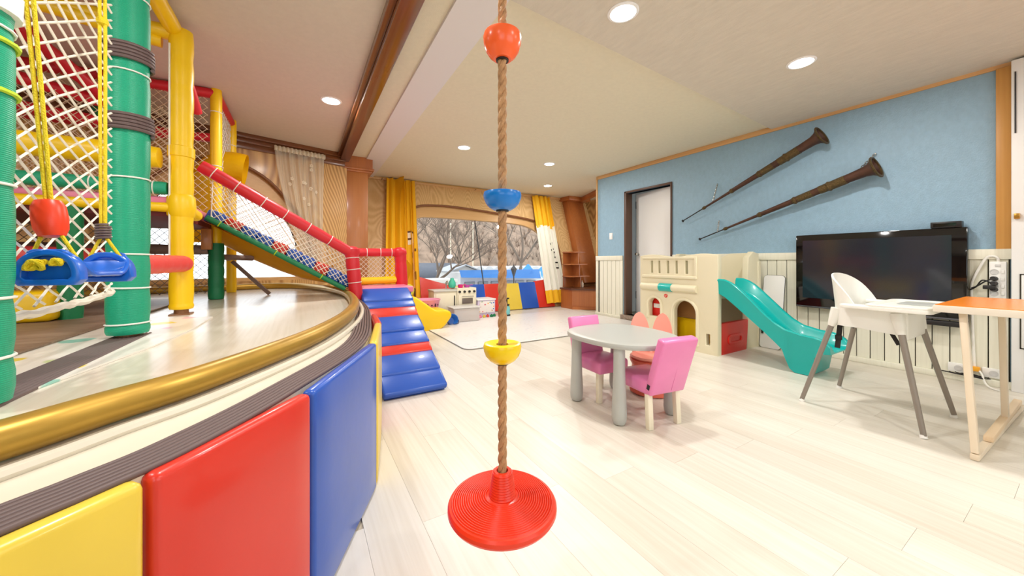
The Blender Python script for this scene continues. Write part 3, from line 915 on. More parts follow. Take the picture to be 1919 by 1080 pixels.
# vinyl pads around the stage -------------------------------------------
def pad(p0, p1, z0, z1, th, m, label, group, name='vinyl_pad', lean=0.0):
    p0 = Vector((p0[0], p0[1], 0)); p1 = Vector((p1[0], p1[1], 0))
    d = (p1 - p0); L = d.length; d.normalize()
    n = Vector((d.y, -d.x, 0))
    b = B()
    box(b, (0, 0, (z1 - z0) / 2), (L, th, z1 - z0), None, 0.013, 3)
    # pillow the two large faces
    bmesh.ops.subdivide_edges(b, edges=[e for e in b.edges if e.calc_length() > 0.12], cuts=5, use_grid_fill=True)
    for v in b.verts:
        fx = 1 - (2 * v.co.x / L) ** 4; fz = 1 - (2 * (v.co.z / (z1 - z0)) - 1) ** 4
        v.co.y += math.copysign(0.006, v.co.y) * max(0, fx) * max(0, fz)
    Mx = Matrix((d, -n, Vector((0, 0, 1)))).transposed().to_4x4()
    Mx.translation = (p0 + p1) / 2 + n * (th / 2 + 0.002) + Vector((0, 0, z0))
    bmesh.ops.transform(b, matrix=Mx, verts=b.verts)
    return solo(name, b, m, label, 'wall pad', group)
g = 'vinyl pads around the stage'
PADS = [((-.87, .292), (-.565, .510), 'v_blue', 'blue vinyl pad at the near end of the stage front, mostly out of frame'),
        ((-.565, .510), (-.236, .800), 'v_yellow', 'yellow vinyl pad nearest the viewer on the stage front'),
        ((-.233, .803), (-.008, 1.086), 'v_red', 'red vinyl pad on the stage front between the yellow and blue pads'),
        ((-.006, 1.089), (.238, 1.592), 'v_blue', 'large blue vinyl pad on the curve of the stage front'),
        ((.240, 1.596), (.348, 2.10), 'v_yellow', 'yellow vinyl pad on the stage side beside the blue soft stairs'),
        ((.350, 2.104), (.385, 2.46), 'v_red', 'red vinyl pad behind the soft stairs where only its top shows')]
for a, c, m, lab in PADS:
    pad(a, c, 0.004, SZ - 0.010, 0.036, M[m], lab, g)

# soft stairs -------------------------------------------------------------
SX0, SX1 = 0.472, 0.930
st = thing('soft_stairs', 'blue and red padded soft stairs leading down from the pink landing', 'stairs', ((SX0 + SX1) / 2, 3.0, 0))
b = B()
for x0, x1 in ((SX0 + 0.012, SX1 - 0.012),):
    plate(b, [(2.53, 0.0), (3.62, 0.0), (3.62, 0.655)], [], x1 - x0, Matrix(((0, 0, 1, (x0 + x1) / 2), (1, 0, 0, 0), (0, 1, 0, 0), (0, 0, 0, 1))))
part('wedge', b, M['v_blue'], st, smooth=False)
def rung(y0, z0, y1, z1, th, m, name):
    # (y0,z0) is the front lower top edge, (y1,z1) the rear upper edge
    a = math.atan2(z1 - z0, y1 - y0)
    L = math.hypot(z1 - z0, y1 - y0)
    b = B()
    box(b, (0, L / 2, -th / 2), (SX1 - SX0, L, th), None, min(0.018, th * 0.4), 3)
    bmesh.ops.transform(b, matrix=Matrix.Translation(((SX0 + SX1) / 2, y0, z0)) @ Matrix.Rotation(a, 4, 'X'), verts=b.verts)
    part(name, b, m, st)
rung(2.487, 0.052, 2.70, 0.155, 0.05, M['v_blue'], 'step_pad')
rung(2.640, 0.140, 2.86, 0.235, 0.07, M['v_blue'], 'step_pad')
rung(2.835, 0.232, 2.95, 0.300, 0.06, M['v_red'], 'step_pad')
rung(2.915, 0.295, 3.12, 0.385, 0.07, M['v_blue'], 'step_pad')
rung(3.060, 0.378, 3.30, 0.485, 0.07, M['v_blue'], 'step_pad')
rung(3.250, 0.470, 3.37, 0.545, 0.06, M['v_red'], 'step_pad')
rung(3.345, 0.545, 3.46, 0.605, 0.05, M['v_blue'], 'step_pad')
rung(3.420, 0.600, 3.64, 0.700, 0.07, M['v_blue'], 'step_pad')

# ================================================================== CLIMBING FRAME
M['g_cover'] = weave('green_mesh_cover', (14, 170, 128), 420, 0.42, 0.5, 0.72)
M['g_pad'] = mat('dark_green_foam', (16, 122, 74), 0.5, bump=0.15, bscale=80)
M['y_pad'] = mat('yellow_foam', (250, 204, 8), 0.38, bump=0.06, bscale=30, var=0.03, vscale=6)
M['r_pad'] = mat('red_foam', (212, 30, 44), 0.42, bump=0.08, bscale=30)
M['r_light'] = mat('coral_red_foam', (232, 74, 70), 0.45, bump=0.08, bscale=40)
M['brown_pad'] = mat('brown_mesh_roll', (138, 112, 100), 0.6, bump=0.3, bscale=120)
M['net'] = mat('white_net_cord', (238, 230, 214), 0.7)
M['net_tan'] = mat('tan_net_cord', (216, 196, 166), 0.75)
M['cord'] = mat('white_tie_cord', (238, 236, 228), 0.6)
M['y_rope'] = mat('yellow_rope', (238, 208, 18), 0.6, bump=0.5, bscale=260)
M['stub'] = mat('rusty_pipe', (146, 104, 70), 0.5, 0.3)
cf = thing('indoor_climbing_frame', 'padded indoor climbing frame with nets, coloured posts and a netted ramp on the stage', 'climbing frame', (-1.0, 3.0, SZ))

def padded(p0, p1, r, m, ties, name='post', cord=None, seg=20, bulge=0.07, tie_r=0.0035):
    p0 = Vector(p0); p1 = Vector(p1); L = (p1 - p0).length
    T = sorted(set([0.0] + [t for t in ties if 0 < t < 1] + [1.0]))
    prof = [(0.001, 0.0), (r * 0.86, 0.0)]
    for a, c in zip(T[:-1], T[1:]):
        n = max(3, int((c - a) * L / 0.05))
        for k in range(n + 1):
            f = k / n
            prof.append((r * (1 - bulge + bulge * min(1, 3.2 * math.sin(PI * f) + 0.12)), (a + (c - a) * f) * L + (0.0008 if k == 0 else (-0.0008 if k == n else 0))))
    prof += [(r * 0.86, L), (0.001, L)]
    b = B(); Mx = axisM(p0, p1); lathe(b, prof, seg, Mx)
    o = part(name, b, m, cf, angle=60)
    inner_t = [t for t in ties if 0 < t < 1]
    if inner_t and cord:
        for t in inner_t:
            b = B()
            tilt = random.uniform(-0.05, 0.05)
            tube(b, [Mx @ Vector((r * 0.99 * math.cos(a * PI / 9), r * 0.99 * math.sin(a * PI / 9), t * L + tilt * r * math.cos(a * PI / 9))) for a in range(18)], tie_r, 6, closed=True)
            part('tie_cord', b, cord, o)
    return o

FX = -0.655
# upright posts
padded((FX, 1.305, SZ + 0.01), (FX, 1.305, CEIL - 0.02), 0.072, M['g_cover'], [0.055, 0.13, 0.275, 0.47, 0.55, 0.68, 0.8], cord=M['cord'])
padded((FX, 2.185, SZ + 0.02), (FX, 2.185, CEIL - 0.02), 0.069, M['g_cover'], [0.025, 0.11, 0.19, 0.37, 0.62, 0.8], cord=M['cord'])
padded((FX, 2.975, SZ + 0.035), (FX, 2.975, 2.41), 0.060, M['y_pad'], [0.02, 0.13, 0.22, 0.31, 0.40, 0.50, 0.60, 0.70, 0.80, 0.90], cord=None)
padded((FX, 4.02, SZ + 0.002), (FX, 4.02, 1.12), 0.058, M['g_pad'], [0.2, 0.4, 0.6, 0.8], name='post')
padded((FX, 4.02, 1.12), (FX, 4.02, CEIL - 0.01), 0.042, M['y_pad'], [0.5, 0.85], cord=M['cord'])
padded((FX, 4.80, SZ + 0.002), (FX, 4.80, CEIL - 0.01), 0.045, M['y_pad'], [0.3, 0.85], cord=M['cord'])
for (x, y) in ((-1.95, 1.42), (-1.95, 2.97), (-1.95, 4.02)):
    padded((x, y, SZ + 0.002), (x, y, CEIL - 0.02), 0.06, M['g_pad'], [0.2, 0.4, 0.6, 0.8])
padded((-1.12, 2.97, SZ + 0.002), (-1.12, 2.97, 1.27), 0.05, M['g_pad'], [0.3, 0.6], name='post')
b = B()
for (x, y) in ((FX, 2.185), (FX, 2.975)):
    cyl(b, (x, y, SZ), (x, y, SZ + 0.05), 0.036, seg=16)
    bx(b, x - 0.05, x + 0.05, y - 0.05, y + 0.05, SZ + 0.0005, SZ + 0.008)
part('pipe_foot', b, M['stub'], cf)
b = B(); lathe(b, [(0.06, -0.03), (0.082, -0.026), (0.084, 0.026), (0.06, 0.03)], 20, Matrix.Translation((FX, 1.305, 1.56)))
part('sleeve', b, M['cord'], cf, label='cream wrapped band')
for z in (1.46, 1.345):
    b = B(); tube(b, [(FX + 0.075 * math.cos(a * PI / 9), 1.305 + 0.075 * math.sin(a * PI / 9), z + 0.006 * math.cos(a * PI / 9)) for a in range(18)], 0.006, 6, closed=True)
    part('tie_cord', b, mat('lime_cord', (190, 216, 40), 0.6), cf)
# hose coils on the second green post
for z0 in (1.515, 1.815):
    b = B()
    tube(b, [(FX + 0.077 * math.cos(a * PI / 12), 2.185 + 0.077 * math.sin(a * PI / 12), z0 + a / 24 * 0.0145) for a in range(24 * 5 + 1)], 0.0078, 8)
    part('hose_coil', b, M['rib'], cf, label='grey brown hose coil')
# big elbow sleeves on the yellow post
for z in (1.30,):
    b = B(); lathe(b, [(0.05, -0.075), (0.068, -0.05), (0.072, 0), (0.068, 0.06), (0.05, 0.09)], 20, Matrix.Translation((FX, 2.975, z)))
    cyl(b, (FX, 2.975, z), (FX + 0.03, 3.18, z - 0.03), 0.045, 0.036)
    part('sleeve', b, M['y_pad'], cf)
b = B(); lathe(b, [(0.05, -0.04), (0.066, -0.03), (0.066, 0.03), (0.05, 0.04)], 20, Matrix.Translation((FX, 2.975, 1.645)))
part('sleeve', b, M['y_pad'], cf)
b = B(); tube(b, [(FX - 0.045, 2.93, 0.9 + 0.2 * k) for k in range(8)], 0.005, 6)
part('lacing_cord', b, M['cord'], cf)
# top bars
padded((FX, 2.975, 2.385), (-1.95, 2.975, 2.385), 0.045, M['y_pad'], [0.1, 0.4, 0.7], name='bar')
padded((FX - 0.03, 2.95, 2.40), (FX - 0.05, 1.30, 2.42), 0.045, M['y_pad'], [0.15, 0.5], name='bar')
padded((FX, 4.02, 2.44), (-1.95, 4.02, 2.40), 0.042, M['r_pad'], [0.3, 0.6], name='bar')
padded((FX, 4.06, 2.44), (FX, 4.78, 2.44), 0.036, M['r_pad'], [0.5], name='bar')
padded((-1.0, 4.60, 2.20), (-1.95, 4.4, 2.14), 0.042, M['r_pad'], [0.4], name='bar')
padded((-0.72, 4.5, 2.18), (-1.2, 4.5, 2.15), 0.042, M['r_pad'], [0.4], name='bar')
padded((FX - 0.04, 3.02, 2.36), (-0.66, 3.4, 2.05), 0.03, M['r_pad'], [0.5], name='brace')
padded((-1.55, 3.4, 2.46), (-1.22, 4.0, 2.14), 0.045, M['r_pad'], [0.3, 0.6], name='brace')
padded((-1.95, 3.6, 2.22), (-1.25, 3.95, 2.18), 0.045, M['r_pad'], [0.3, 0.6], name='brace')
padded((-1.95, 4.0, 2.10), (-1.30, 4.0, 2.05), 0.04, M['r_pad'], [0.3, 0.6], name='bar')
padded((-1.36, 4.0, 2.16), (-1.22, 4.0, 1.86), 0.045, M['g_pad'], [0.5], name='brace')
padded((-1.8, 2.9, 2.40), (-0.75, 3.0, 2.33), 0.04, M['y_pad'], [0.3, 0.6], name='bar')
# platform
b = B(); bx(b, -1.95, FX - 0.03, 2.975, 4.02, 1.318, 1.362, 0.006)
part('platform', b, M['v_pink'], cf, label='pink padded platform')
b = B(); bx(b, -1.95, FX - 0.03, 2.985, 4.0, 1.24, 1.316)
part('platform_frame', b, mat('maroon_board', (112, 30, 32), 0.6), cf, smooth=False)
padded((FX - 0.02, 2.955, 1.293), (-1.95, 2.955, 1.293), 0.030, M['y_pad'], [0.07, 0.3, 0.55], name='bar')
padded((FX - 0.06, 2.96, 1.41), (-1.95, 2.96, 1.41), 0.040, M['g_cover'], [0.05, 0.26, 0.48, 0.7], name='bar', cord=M['cord'])
padded((FX - 0.08, 2.90, 1.582), (-1.95, 2.90, 1.582), 0.064, M['y_pad'], [0.35, 0.7], name='bar')
# lower bars
padded((FX + 0.02, 2.93, 0.945), (FX, 2.25, 0.945), 0.050, M['r_light'], [0.12, 0.3, 0.5, 0.7, 0.9], name='bar')
padded((FX - 0.05, 4.0, 1.275), (-1.95, 4.0, 1.275), 0.042, M['brown_pad'], [0.2, 0.5], name='bar')
padded((FX - 0.05, 4.0, 1.06), (-1.95, 4.0, 1.06), 0.042, M['brown_pad'], [0.2, 0.5], name='bar')
padded((-0.95, 3.2, 0.98), (-1.9, 3.1, 1.0), 0.06, M['r_light'], [0.2, 0.5], name='bar')
b = B(); bx(b, -1.9, -1.14, 2.85, 3.12, SZ + 0.015, 0.80, 0.03, 3)
part('foam_block', b, M['y_pad'], cf)
b = B(); bx(b, -0.74, -0.67, 3.92, 4.0, 1.06, 1.24, 0.004)
part('wood_block', b, M['post_wood'], cf)
# front net
b = B()
Pn = patch((FX - 0.01, 1.37, 0.825), (FX + 0.012, 1.99, 0.845), (FX + 0.012, 1.99, 2.42), (FX - 0.01, 1.37, 2.42), 0.03, (-1, 0, 0))
net(b, Pn, 0.64, 1.58, 0.098, 0.0040, 0.002, 4, 1.2, 0.62)
part('net', b, M['net'], cf, label='white diamond net')
b = B()
tube(b, [(FX - 0.01 + random.uniform(-.003, .003), 1.36 + 0.70 * k / 24, 0.815 + 0.02 * k / 24 + random.uniform(-.004, .004) - 0.012 * math.sin(PI * k / 24)) for k in range(25)], 0.012, 8)
part('net_rope', b, M['net'], cf)
# inner nets
b = B()
net(b, patch((-1.95, 3.98, 1.40), (FX - .05, 3.98, 1.40), (FX - .05, 3.98, 2.38), (-1.95, 3.98, 2.36)), 1.25, 0.98, 0.062, 0.0026, 0.002, 3)
net(b, patch((-1.95, 3.7, 1.40), (FX - .05, 3.4, 1.40), (FX - .05, 3.4, 2.05), (-1.95, 3.7, 2.15)), 1.25, 0.75, 0.062, 0.0026, 0.002, 3)
part('net', b, M['net_tan'], cf)
b = B()
net(b, patch((-1.9, 4.0, 0.68), (FX - .05, 4.0, 0.68), (FX - .05, 4.0, 1.25), (-1.9, 4.0, 1.25)), 1.25, 0.57, 0.06, 0.0026, 0.002, 3)
part('net', b, mat('grey_net_cord', (120, 108, 98), 0.8), cf)
b = B()
net(b, patch((FX, 4.06, 1.6), (FX, 4.76, 1.45), (FX, 4.76, 2.42), (FX, 4.06, 2.42)), 0.7, 0.9, 0.06, 0.0026, 0.002, 3)
part('net', b, M['net'], cf)
# ramp -----------------------------------------------------------------
def ramp_z(x):                  # surface height along x
    return 1.29 + (0.70 - 1.29) * (x + 0.64) / (0.42 + 0.64)
RY0 = lambda x: 3.50 + 0.09 * (x + 0.64)
padded((-0.63, RY0(-.63), 1.297), (0.34, 3.60, 0.705), 0.022, M['g_pad'], [0.08, 0.45, 0.8], name='ramp_edge_pole', cord=mat('lime_tie', (180, 210, 30), 0.6), tie_r=0.004)
b = B()
v = []
for x in (-0.66, 0.42):
    for y in (RY0(x) + 0.01, 4.10):
        v.append(b.verts.new((x, y, ramp_z(x) - 0.03)))
f_ = b.faces.new((v[0], v[1], v[3], v[2])); bmesh.ops.solidify(b, geom=[f_], thickness=0.03)
part('ramp_board', b, mat('orange_ramp_underside', (240, 166, 34), 0.4), cf, smooth=False)
n = 10
for k in range(n):
    x0 = -0.64 + k * 1.05 / n; x1 = x0 + 1.05 / n * 0.98
    m = M['v_red'] if k in (1, 4, 7) else M['v_blue']
    b = B()
    xm = (x0 + x1) / 2; dz = ramp_z(x1) - ramp_z(x0)
    a = math.atan2(dz, x1 - x0)
    box(b, (0, 0, 0), (math.hypot(x1 - x0, dz) * 1.0, 4.08 - RY0(xm) - 0.05, 0.105), None, 0.018, 2)
    bmesh.ops.transform(b, matrix=Matrix.Translation((xm, (4.08 + RY0(xm) + 0.04) / 2, ramp_z(xm) + 0.04)) @ Matrix.Rotation(-a - 0.10, 4, 'Y'), verts=b.verts)
    part('ramp_step', b, m, cf)
padded((FX + 0.01, 3.40, 1.665), (0.40, 3.585, 1.035), 0.046, M['r_pad'], [0.07, 0.2, 0.36, 0.50, 0.66, 0.82], name='hand_rail', cord=M['cord'])
padded((FX + 0.01, 4.12, 1.72), (0.46, 4.12, 1.05), 0.02, M['brown_pad'], [], name='hand_rail')
b = B()
net(b, patch((-0.60, 3.505, 1.29), (0.36, 3.60, 0.73), (0.36, 3.59, 1.03), (-0.60, 3.43, 1.62)), 1.12, 0.33, 0.052, 0.0027, 0.002, 4)
tube(b, [(-0.58, 3.44, 1.61), (-0.59, 3.47, 1.45), (-0.60, 3.5, 1.3)], 0.004, 6)
part('net', b, M['net'], cf)
b = B()
net(b, patch((-0.60, 4.11, 1.30), (0.44, 4.11, 0.72), (0.44, 4.11, 1.05), (-0.60, 4.11, 1.68)), 1.18, 0.36, 0.05, 0.0027, 0.002, 4)
part('net', b, M['net_tan'], cf)
# landing
b = B(); bx(b, 0.455, 0.99, 3.645, 4.14, 0.645, 0.703, 0.012, 3)
part('landing', b, M['v_pink'], cf, label='pink padded landing')
b = B(); bx(b, 0.475, 0.965, 3.66, 4.12, 0.0, 0.645)
part('landing_box', b, M['v_blue'], cf, smooth=False)
padded((0.505, 4.10, 0.745), (0.93, 4.10, 0.752), 0.040, M['y_pad'], [0.5], name='bar')
padded((0.435, 3.575, 0.60), (0.395, 3.60, 1.06), 0.060, M['r_pad'], [0.35, 0.62, 0.85], name='post', cord=M['cord'])
padded((0.975, 4.09, 0.66), (0.955, 4.09, 1.08), 0.066, M['r_pad'], [0.68], name='post')
b = B(); lathe(b, [(0.02, -0.062), (0.06, -0.045), (0.078, -0.01), (0.074, 0.03), (0.05, 0.055), (0.01, 0.066)], 20, Matrix.Translation((0.95, 4.09, 1.055)))
part('elbow', b, M['r_pad'], cf)
b = B(); lathe(b, [(0.02, -0.055), (0.056, -0.04), (0.068, -0.01), (0.064, 0.03), (0.04, 0.05), (0.01, 0.056)], 20, Matrix.Translation((0.40, 3.60, 1.045)))
part('elbow', b, M['r_pad'], cf)
padded((0.46, 4.09, 1.055), (0.93, 4.09, 1.06), 0.045, M['r_pad'], [0.3, 0.6, 0.85], name='bar', cord=M['cord'])
padded((0.40, 3.62, 1.045), (0.46, 4.07, 1.055), 0.045, M['r_pad'], [0.5], name='bar')
b = B()
net(b, patch((0.47, 4.10, 0.78), (0.92, 4.10, 0.78), (0.92, 4.10, 1.03), (0.47, 4.10, 1.03)), 0.45, 0.25, 0.05, 0.003, 0.002, 4)
net(b, patch((0.42, 3.64, 0.72), (0.46, 4.06, 0.74), (0.46, 4.06, 1.03), (0.42, 3.64, 1.02)), 0.42, 0.3, 0.05, 0.003, 0.002, 4)
part('net', b, M['net'], cf)
# slide behind the ramp with its tube entrance
M['orange'] = mat('orange_yellow_plastic', (244, 172, 22), 0.32)
def sl(u, v):
    pts = [(-0.80, 1.22), (-0.66, 1.12), (-0.45, 0.99), (-0.2, 0.86), (0.0, 0.775), (0.22, 0.725), (0.30, 0.72)]
    f = u * (len(pts) - 1); i = min(int(f), len(pts) - 2); f -= i
    x = pts[i][0] * (1 - f) + pts[i + 1][0] * f; z = pts[i][1] * (1 - f) + pts[i + 1][1] * f
    w = v * 2 - 1
    return Vector((x, 4.42 + 0.24 * w, z + 0.20 * abs(w) ** 4))
b = B(); grid(b, sl, 30, 14, 0.012)
part('slide', b, M['orange'], cf, label='orange yellow slide trough')
def el(u, v):
    ang = v * 2 * PI
    pts = [(-0.92, 4.5, 1.10), (-0.92, 4.5, 1.5), (-0.90, 4.5, 1.72), (-0.82, 4.5, 1.86), (-0.68, 4.5, 1.90), (-0.50, 4.5, 1.89)]
    return pts, ang
b = B()
cpt = catmull([(-0.80, 4.5, 1.15), (-0.80, 4.5, 1.5), (-0.78, 4.5, 1.74), (-0.70, 4.5, 1.87), (-0.60, 4.5, 1.90), (-0.50, 4.5, 1.89)], 5)
tube(b, cpt, 0.16, 24, cap=False)
bmesh.ops.solidify(b, geom=b.faces[:], thickness=0.014)
part('slide_tube', b, M['y_pad'], cf, label='yellow plastic slide tube')
b = B()
beam(b, (-0.58, 4.3, 0.96), (-0.28, 4.25, SZ + 0.01), 0.03, 0.03); beam(b, (-0.62, 4.3, 0.99), (-0.66, 4.7, 0.98), 0.03, 0.03)
cyl(b, (-0.62, 4.05, 1.0), (-0.42, 4.25, 0.99), 0.025)
part('strut', b, M['brown_pad'], cf)

# ================================================================== SWING
M['sw_blue'] = mat('blue_swing_plastic', (26, 104, 212), 0.25, coat=0.2)
sg = thing('toddler_swing', 'blue plastic swing seat on yellow ropes hanging before the white net', 'swing', (-0.52, 1.436, 0.90))
NE = Vector((-0.575, 1.45, 0.948)); FE = Vector((-0.548, 1.655, 0.946))
ax = (FE - NE).normalized(); wx = ax.cross(Vector((0, 0, 1))).normalized()
Ls = (FE - NE).length
def seat(u, v):
    s = -0.10 + u * 1.2                 # along the axis, with curled ends
    w = (v - 0.5)
    q = NE + ax * (s * Ls)
    end = max(0.0, abs(u - 0.5) * 2 - 0.30) / 0.70
    z = -0.032 + 0.070 * end ** 2.2
    wid = 0.112 * (1 - 0.42 * end ** 6)
    z += 0.010 * (2 * abs(w)) ** 3 * (1 - end)
    return q + wx * (w * wid) + Vector((0, 0, z))
b = B(); grid(b, seat, 26, 12, 0.007)
so = part('seat', b, M['sw_blue'], sg)
b = B()
tube(b, [seat(k / 26, 0) + Vector((0, 0, -0.003)) for k in range(27)] + [seat(1, k / 10) for k in range(1, 10)] + [seat(k / 26, 1) + Vector((0, 0, -0.003)) for k in range(26, -1, -1)] + [seat(0, 1 - k / 10) for k in range(1, 10)], 0.0065, 8, closed=True)
part('seat_rim', b, M['sw_blue'], so)
# near end cheek: domed wall with a hollow where the rope knots sit
Mc = frameM(NE + ax * (-0.015) + Vector((0, 0, -0.036)), wx * 1.0, Vector((0, 0, 1)))
dome = [(0.060 * math.cos(a * PI / 20), 0.076 * math.sin(a * PI / 20) ** 0.8) for a in range(21)]
dome = [(x, y) for x, y in dome] + [(-0.05, -0.012), (0.05, -0.012)]
inn = [(x * 0.82, 0.006 + y * 0.80) for x, y in dome]
for (nm, e, sgn) in (('end_cheek', NE, -1), ('end_cheek', FE, 1)):
    Mc = frameM(Vector(e) + ax * (sgn * 0.012) + Vector((0, 0, -0.036)), wx * 1.0, Vector((0, 0, 1)))
    b = B()
    plate(b, dome, [inn], 0.034, Mc, 0.004)
    plate(b, inn, [], 0.006, Mc @ Matrix.Translation((0, 0, -sgn * -0.010 * 0 + (-0.008 if sgn < 0 else 0.008) * 1.0)))
    part(nm, b, M['sw_blue'], so)
def knot(c, s, seed):
    rnd = random.Random(seed)
    b = B()
    pts = []
    for k in range(34):
        a = k * 0.85
        pts.append(Vector(c) + wx * (s * math.cos(a) * (1 + 0.3 * math.sin(k))) + Vector((0, 0, s * 0.8 * math.sin(a * 1.31))) - ax * (0.004 + 0.006 * (1 + math.sin(a * 0.7))))
    tube(b, catmull(pts, 3), 0.0042, 6)
    return b
toCam = 1
part('knot', knot(NE - ax * 0.020 + wx * -0.020 + Vector((0, 0, 0.002)), 0.015, 1), M['y_rope'], so)
part('knot', knot(NE - ax * 0.020 + wx * 0.020 + Vector((0, 0, 0.010)), 0.009, 2), M['y_rope'], so)
def twin_rope(top, mid, ends, name='rope'):
    b = B()
    for s in (-1, 1):
        d = wx * (0.0048 * s)
        tube(b, [Vector(mid) + d, Vector(mid) * 0.5 + Vector(top) * 0.5 + d * 1.5, Vector(top) + d], 0.0048, 8)
    for e in ends:
        tube(b, [Vector(mid), Vector(mid) * 0.9 + Vector(e) * 0.1, Vector(e)], 0.0045, 8)
    return part(name, b, M['y_rope'], sg)
nm_ = NE + Vector((-0.012, 0.01, 0.128)); fm_ = FE + Vector((-0.012, 0.02, 0.105))
twin_rope((-0.668, 1.46, 2.40), nm_, [NE + wx * -0.045 + Vector((0, 0, 0.02)) , NE + wx * 0.042 + Vector((0, 0, 0.022))])
twin_rope((-0.625, 1.86, 2.40), fm_, [FE + wx * -0.04 + Vector((0, 0, 0.02)), FE + wx * 0.04 + Vector((0, 0, 0.02))])
b = B(); lathe(b, [(0.010, -0.052), (0.024, -0.048), (0.031, -0.030), (0.033, 0.0), (0.031, 0.032), (0.024, 0.048), (0.010, 0.052)], 20, axisM(nm_ + Vector((0, 0, 0.0)), nm_ + Vector((-0.1, 0.05, 1))) )
part('grip', b, mat('orange_red_grip', (238, 62, 26), 0.35), sg, label='orange red grip')
b = B(); tube(b, [fm_ + Vector((0.016 * math.cos(a * PI / 6), 0.016 * math.sin(a * PI / 6), -0.02 + a * 0.0007)) for a in range(12 * 6)], 0.0042, 6)
part('cord_binding', b, M['rib'], sg)
b = B(); kq = fm_ + (Vector((-0.625, 1.86, 2.40)) - fm_) * 0.55; lathe(b, [(0.004, -0.014), (0.014, -0.01), (0.016, 0.0), (0.013, 0.010), (0.004, 0.014)], 12, Matrix.Translation(kq))
part('rope_knot', b, M['y_rope'], sg)
# ================================================================== HANGING DISC ROPE SWING
RXc, RYc = 0.4466, 0.799
rs = thing('disc_rope_swing', 'red ribbed disc swing on a thick brown rope with coloured beads', 'rope swing', (RXc, RYc, 0.29))
M['rope'] = mat('brown_twisted_rope', (188, 144, 100), 0.75, var=0.25, vscale=60, bump=0.35, bscale=180)
M['disc'] = mat('red_orange_plastic', (230, 54, 22), 0.3)
b = B()
for s in range(3):
    pts = []
    n = 520
    for k in range(n + 1):
        z = 0.405 + (2.40 - 0.405) * k / n
        a = z / 0.088 * 2 * PI + s * 2 * PI / 3
        pts.append((RXc + 0.0056 * math.cos(a), RYc + 0.0056 * math.sin(a), z))
    tube(b, pts, 0.0066, 7)
part('rope', b, M['rope'], rs)
prof = [(0.001, 0.322), (0.125, 0.316), (0.1365, 0.318), (0.1405, 0.325), (0.1400, 0.334), (0.136, 0.340)]
r = 0.131
while r > 0.047:
    f = (r - 0.045) / 0.09
    z = 0.352 - 0.012 * f
    prof += [(r, z), (r - 0.0018, z + 0.0030), (r - 0.0034, z + 0.0030), (r - 0.0050, z)]
    r -= 0.0056
z = 0.354; r = 0.0365
while z < 0.412:
    rr = 0.0345 - (z - 0.354) / 0.060 * 0.0095
    prof += [(rr, z), (rr + 0.0012, z + 0.0022), (rr, z + 0.0044)]
    z += 0.0062
prof += [(0.0245, 0.414), (0.022, 0.4175), (0.0150, 0.4175), (0.0140, 0.40), (0.001, 0.40)]
b = B(); lathe(b, prof, 72, Matrix.Translation((RXc, RYc, 0)))
part('seat_disc', b, M['disc'], rs, angle=30)
for zc, m, h in ((1.517, mat('orange_bead', (255, 104, 50), 0.25), 0.066), (1.117, mat('blue_bead', (18, 124, 214), 0.25), 0.048), (0.723, mat('yellow_bead', (248, 212, 10), 0.25), 0.052)):
    b = B()
    lathe(b, [(0.016, h / 2 - 0.004), (0.040, h / 2), (0.0475, h / 2 - 0.002), (0.0495, h / 2 - 0.010), (0.0480, h * 0.10), (0.0430, -h * 0.15), (0.034, -h * 0.36), (0.023, -h / 2), (0.016, -h / 2), (0.016, h / 2 - 0.004)], 40,
          Matrix.Translation((RXc, RYc, zc)), cap=False)
    o = part('bead', b, m, rs)
    b = B(); lathe(b, [(0.0135, -h / 2 - 0.004), (0.0165, -h / 2 - 0.004), (0.0165, -h / 2 + 0.003), (0.0135, -h / 2 + 0.003)], 20, Matrix.Translation((RXc, RYc, zc)))
    part('bead_collar', b, M['black'], o)
b = B(); tube(b, [(RXc + 0.02 * math.cos(a * PI / 8), RYc, 2.40 + 0.02 * math.sin(a * PI / 8)) for a in range(16)], 0.005, 8, closed=True)
part('hook', b, M['chrome'], rs)

# ================================================================== KIDS TABLE AND CHAIRS
tb = thing('kids_table', 'grey rounded plastic kids table with thick bulging legs', 'table', (1.83, 1.65, 0))
M['grey_pl'] = mat('grey_plastic', (180, 182, 176), 0.38, bump=0.05, bscale=150)
def table_loop(k):
    out = []
    for i in range(64):
        a = i * 2 * PI / 64
        c, s = math.cos(a), math.sin(a)
        e = 2 / 2.45
        x = math.copysign(abs(c) ** e, c) * (0.315 + k); y = math.copysign(abs(s) ** e, s) * (0.355 + k)
        x *= 1 + 0.06 * s
        out.append((1.835 + x, 1.645 + y))
    return out
b = B()
Ls_ = []
for k, z in ((-0.02, 0.447), (-0.003, 0.450), (0.0, 0.458), (0.0, 0.468), (-0.004, 0.478), (-0.016, 0.4825), (-0.05, 0.483), (-0.2, 0.483)):
    Ls_.append([b.verts.new((p[0], p[1], z)) for p in table_loop(k)])
for a, c in zip(Ls_[:-1], Ls_[1:]):
    for i in range(64):
        b.faces.new((a[i], a[(i + 1) % 64], c[(i + 1) % 64], c[i]))
b.faces.new(Ls_[0][::-1]); b.faces.new(Ls_[-1])
part('tabletop', b, M['grey_pl'], tb)
for x, y in ((1.631, 1.865), (1.606, 1.461), (1.993, 1.392), (2.04, 1.895)):
    b = B(); lathe(b, [(0.001, 0.0), (0.020, 0.0), (0.034, 0.006), (0.041, 0.022), (0.044, 0.05), (0.043, 0.09), (0.038, 0.20), (0.034, 0.32), (0.033, 0.45)], 28, Matrix.Translation((x, y, 0)))
    part('leg', b, M['grey_pl'], tb)
    b = B(); lathe(b, [(0.001, -0.0), (0.022, -0.0), (0.022, 0.004), (0.001, 0.004)], 16, Matrix.Translation((x, y, 0)))
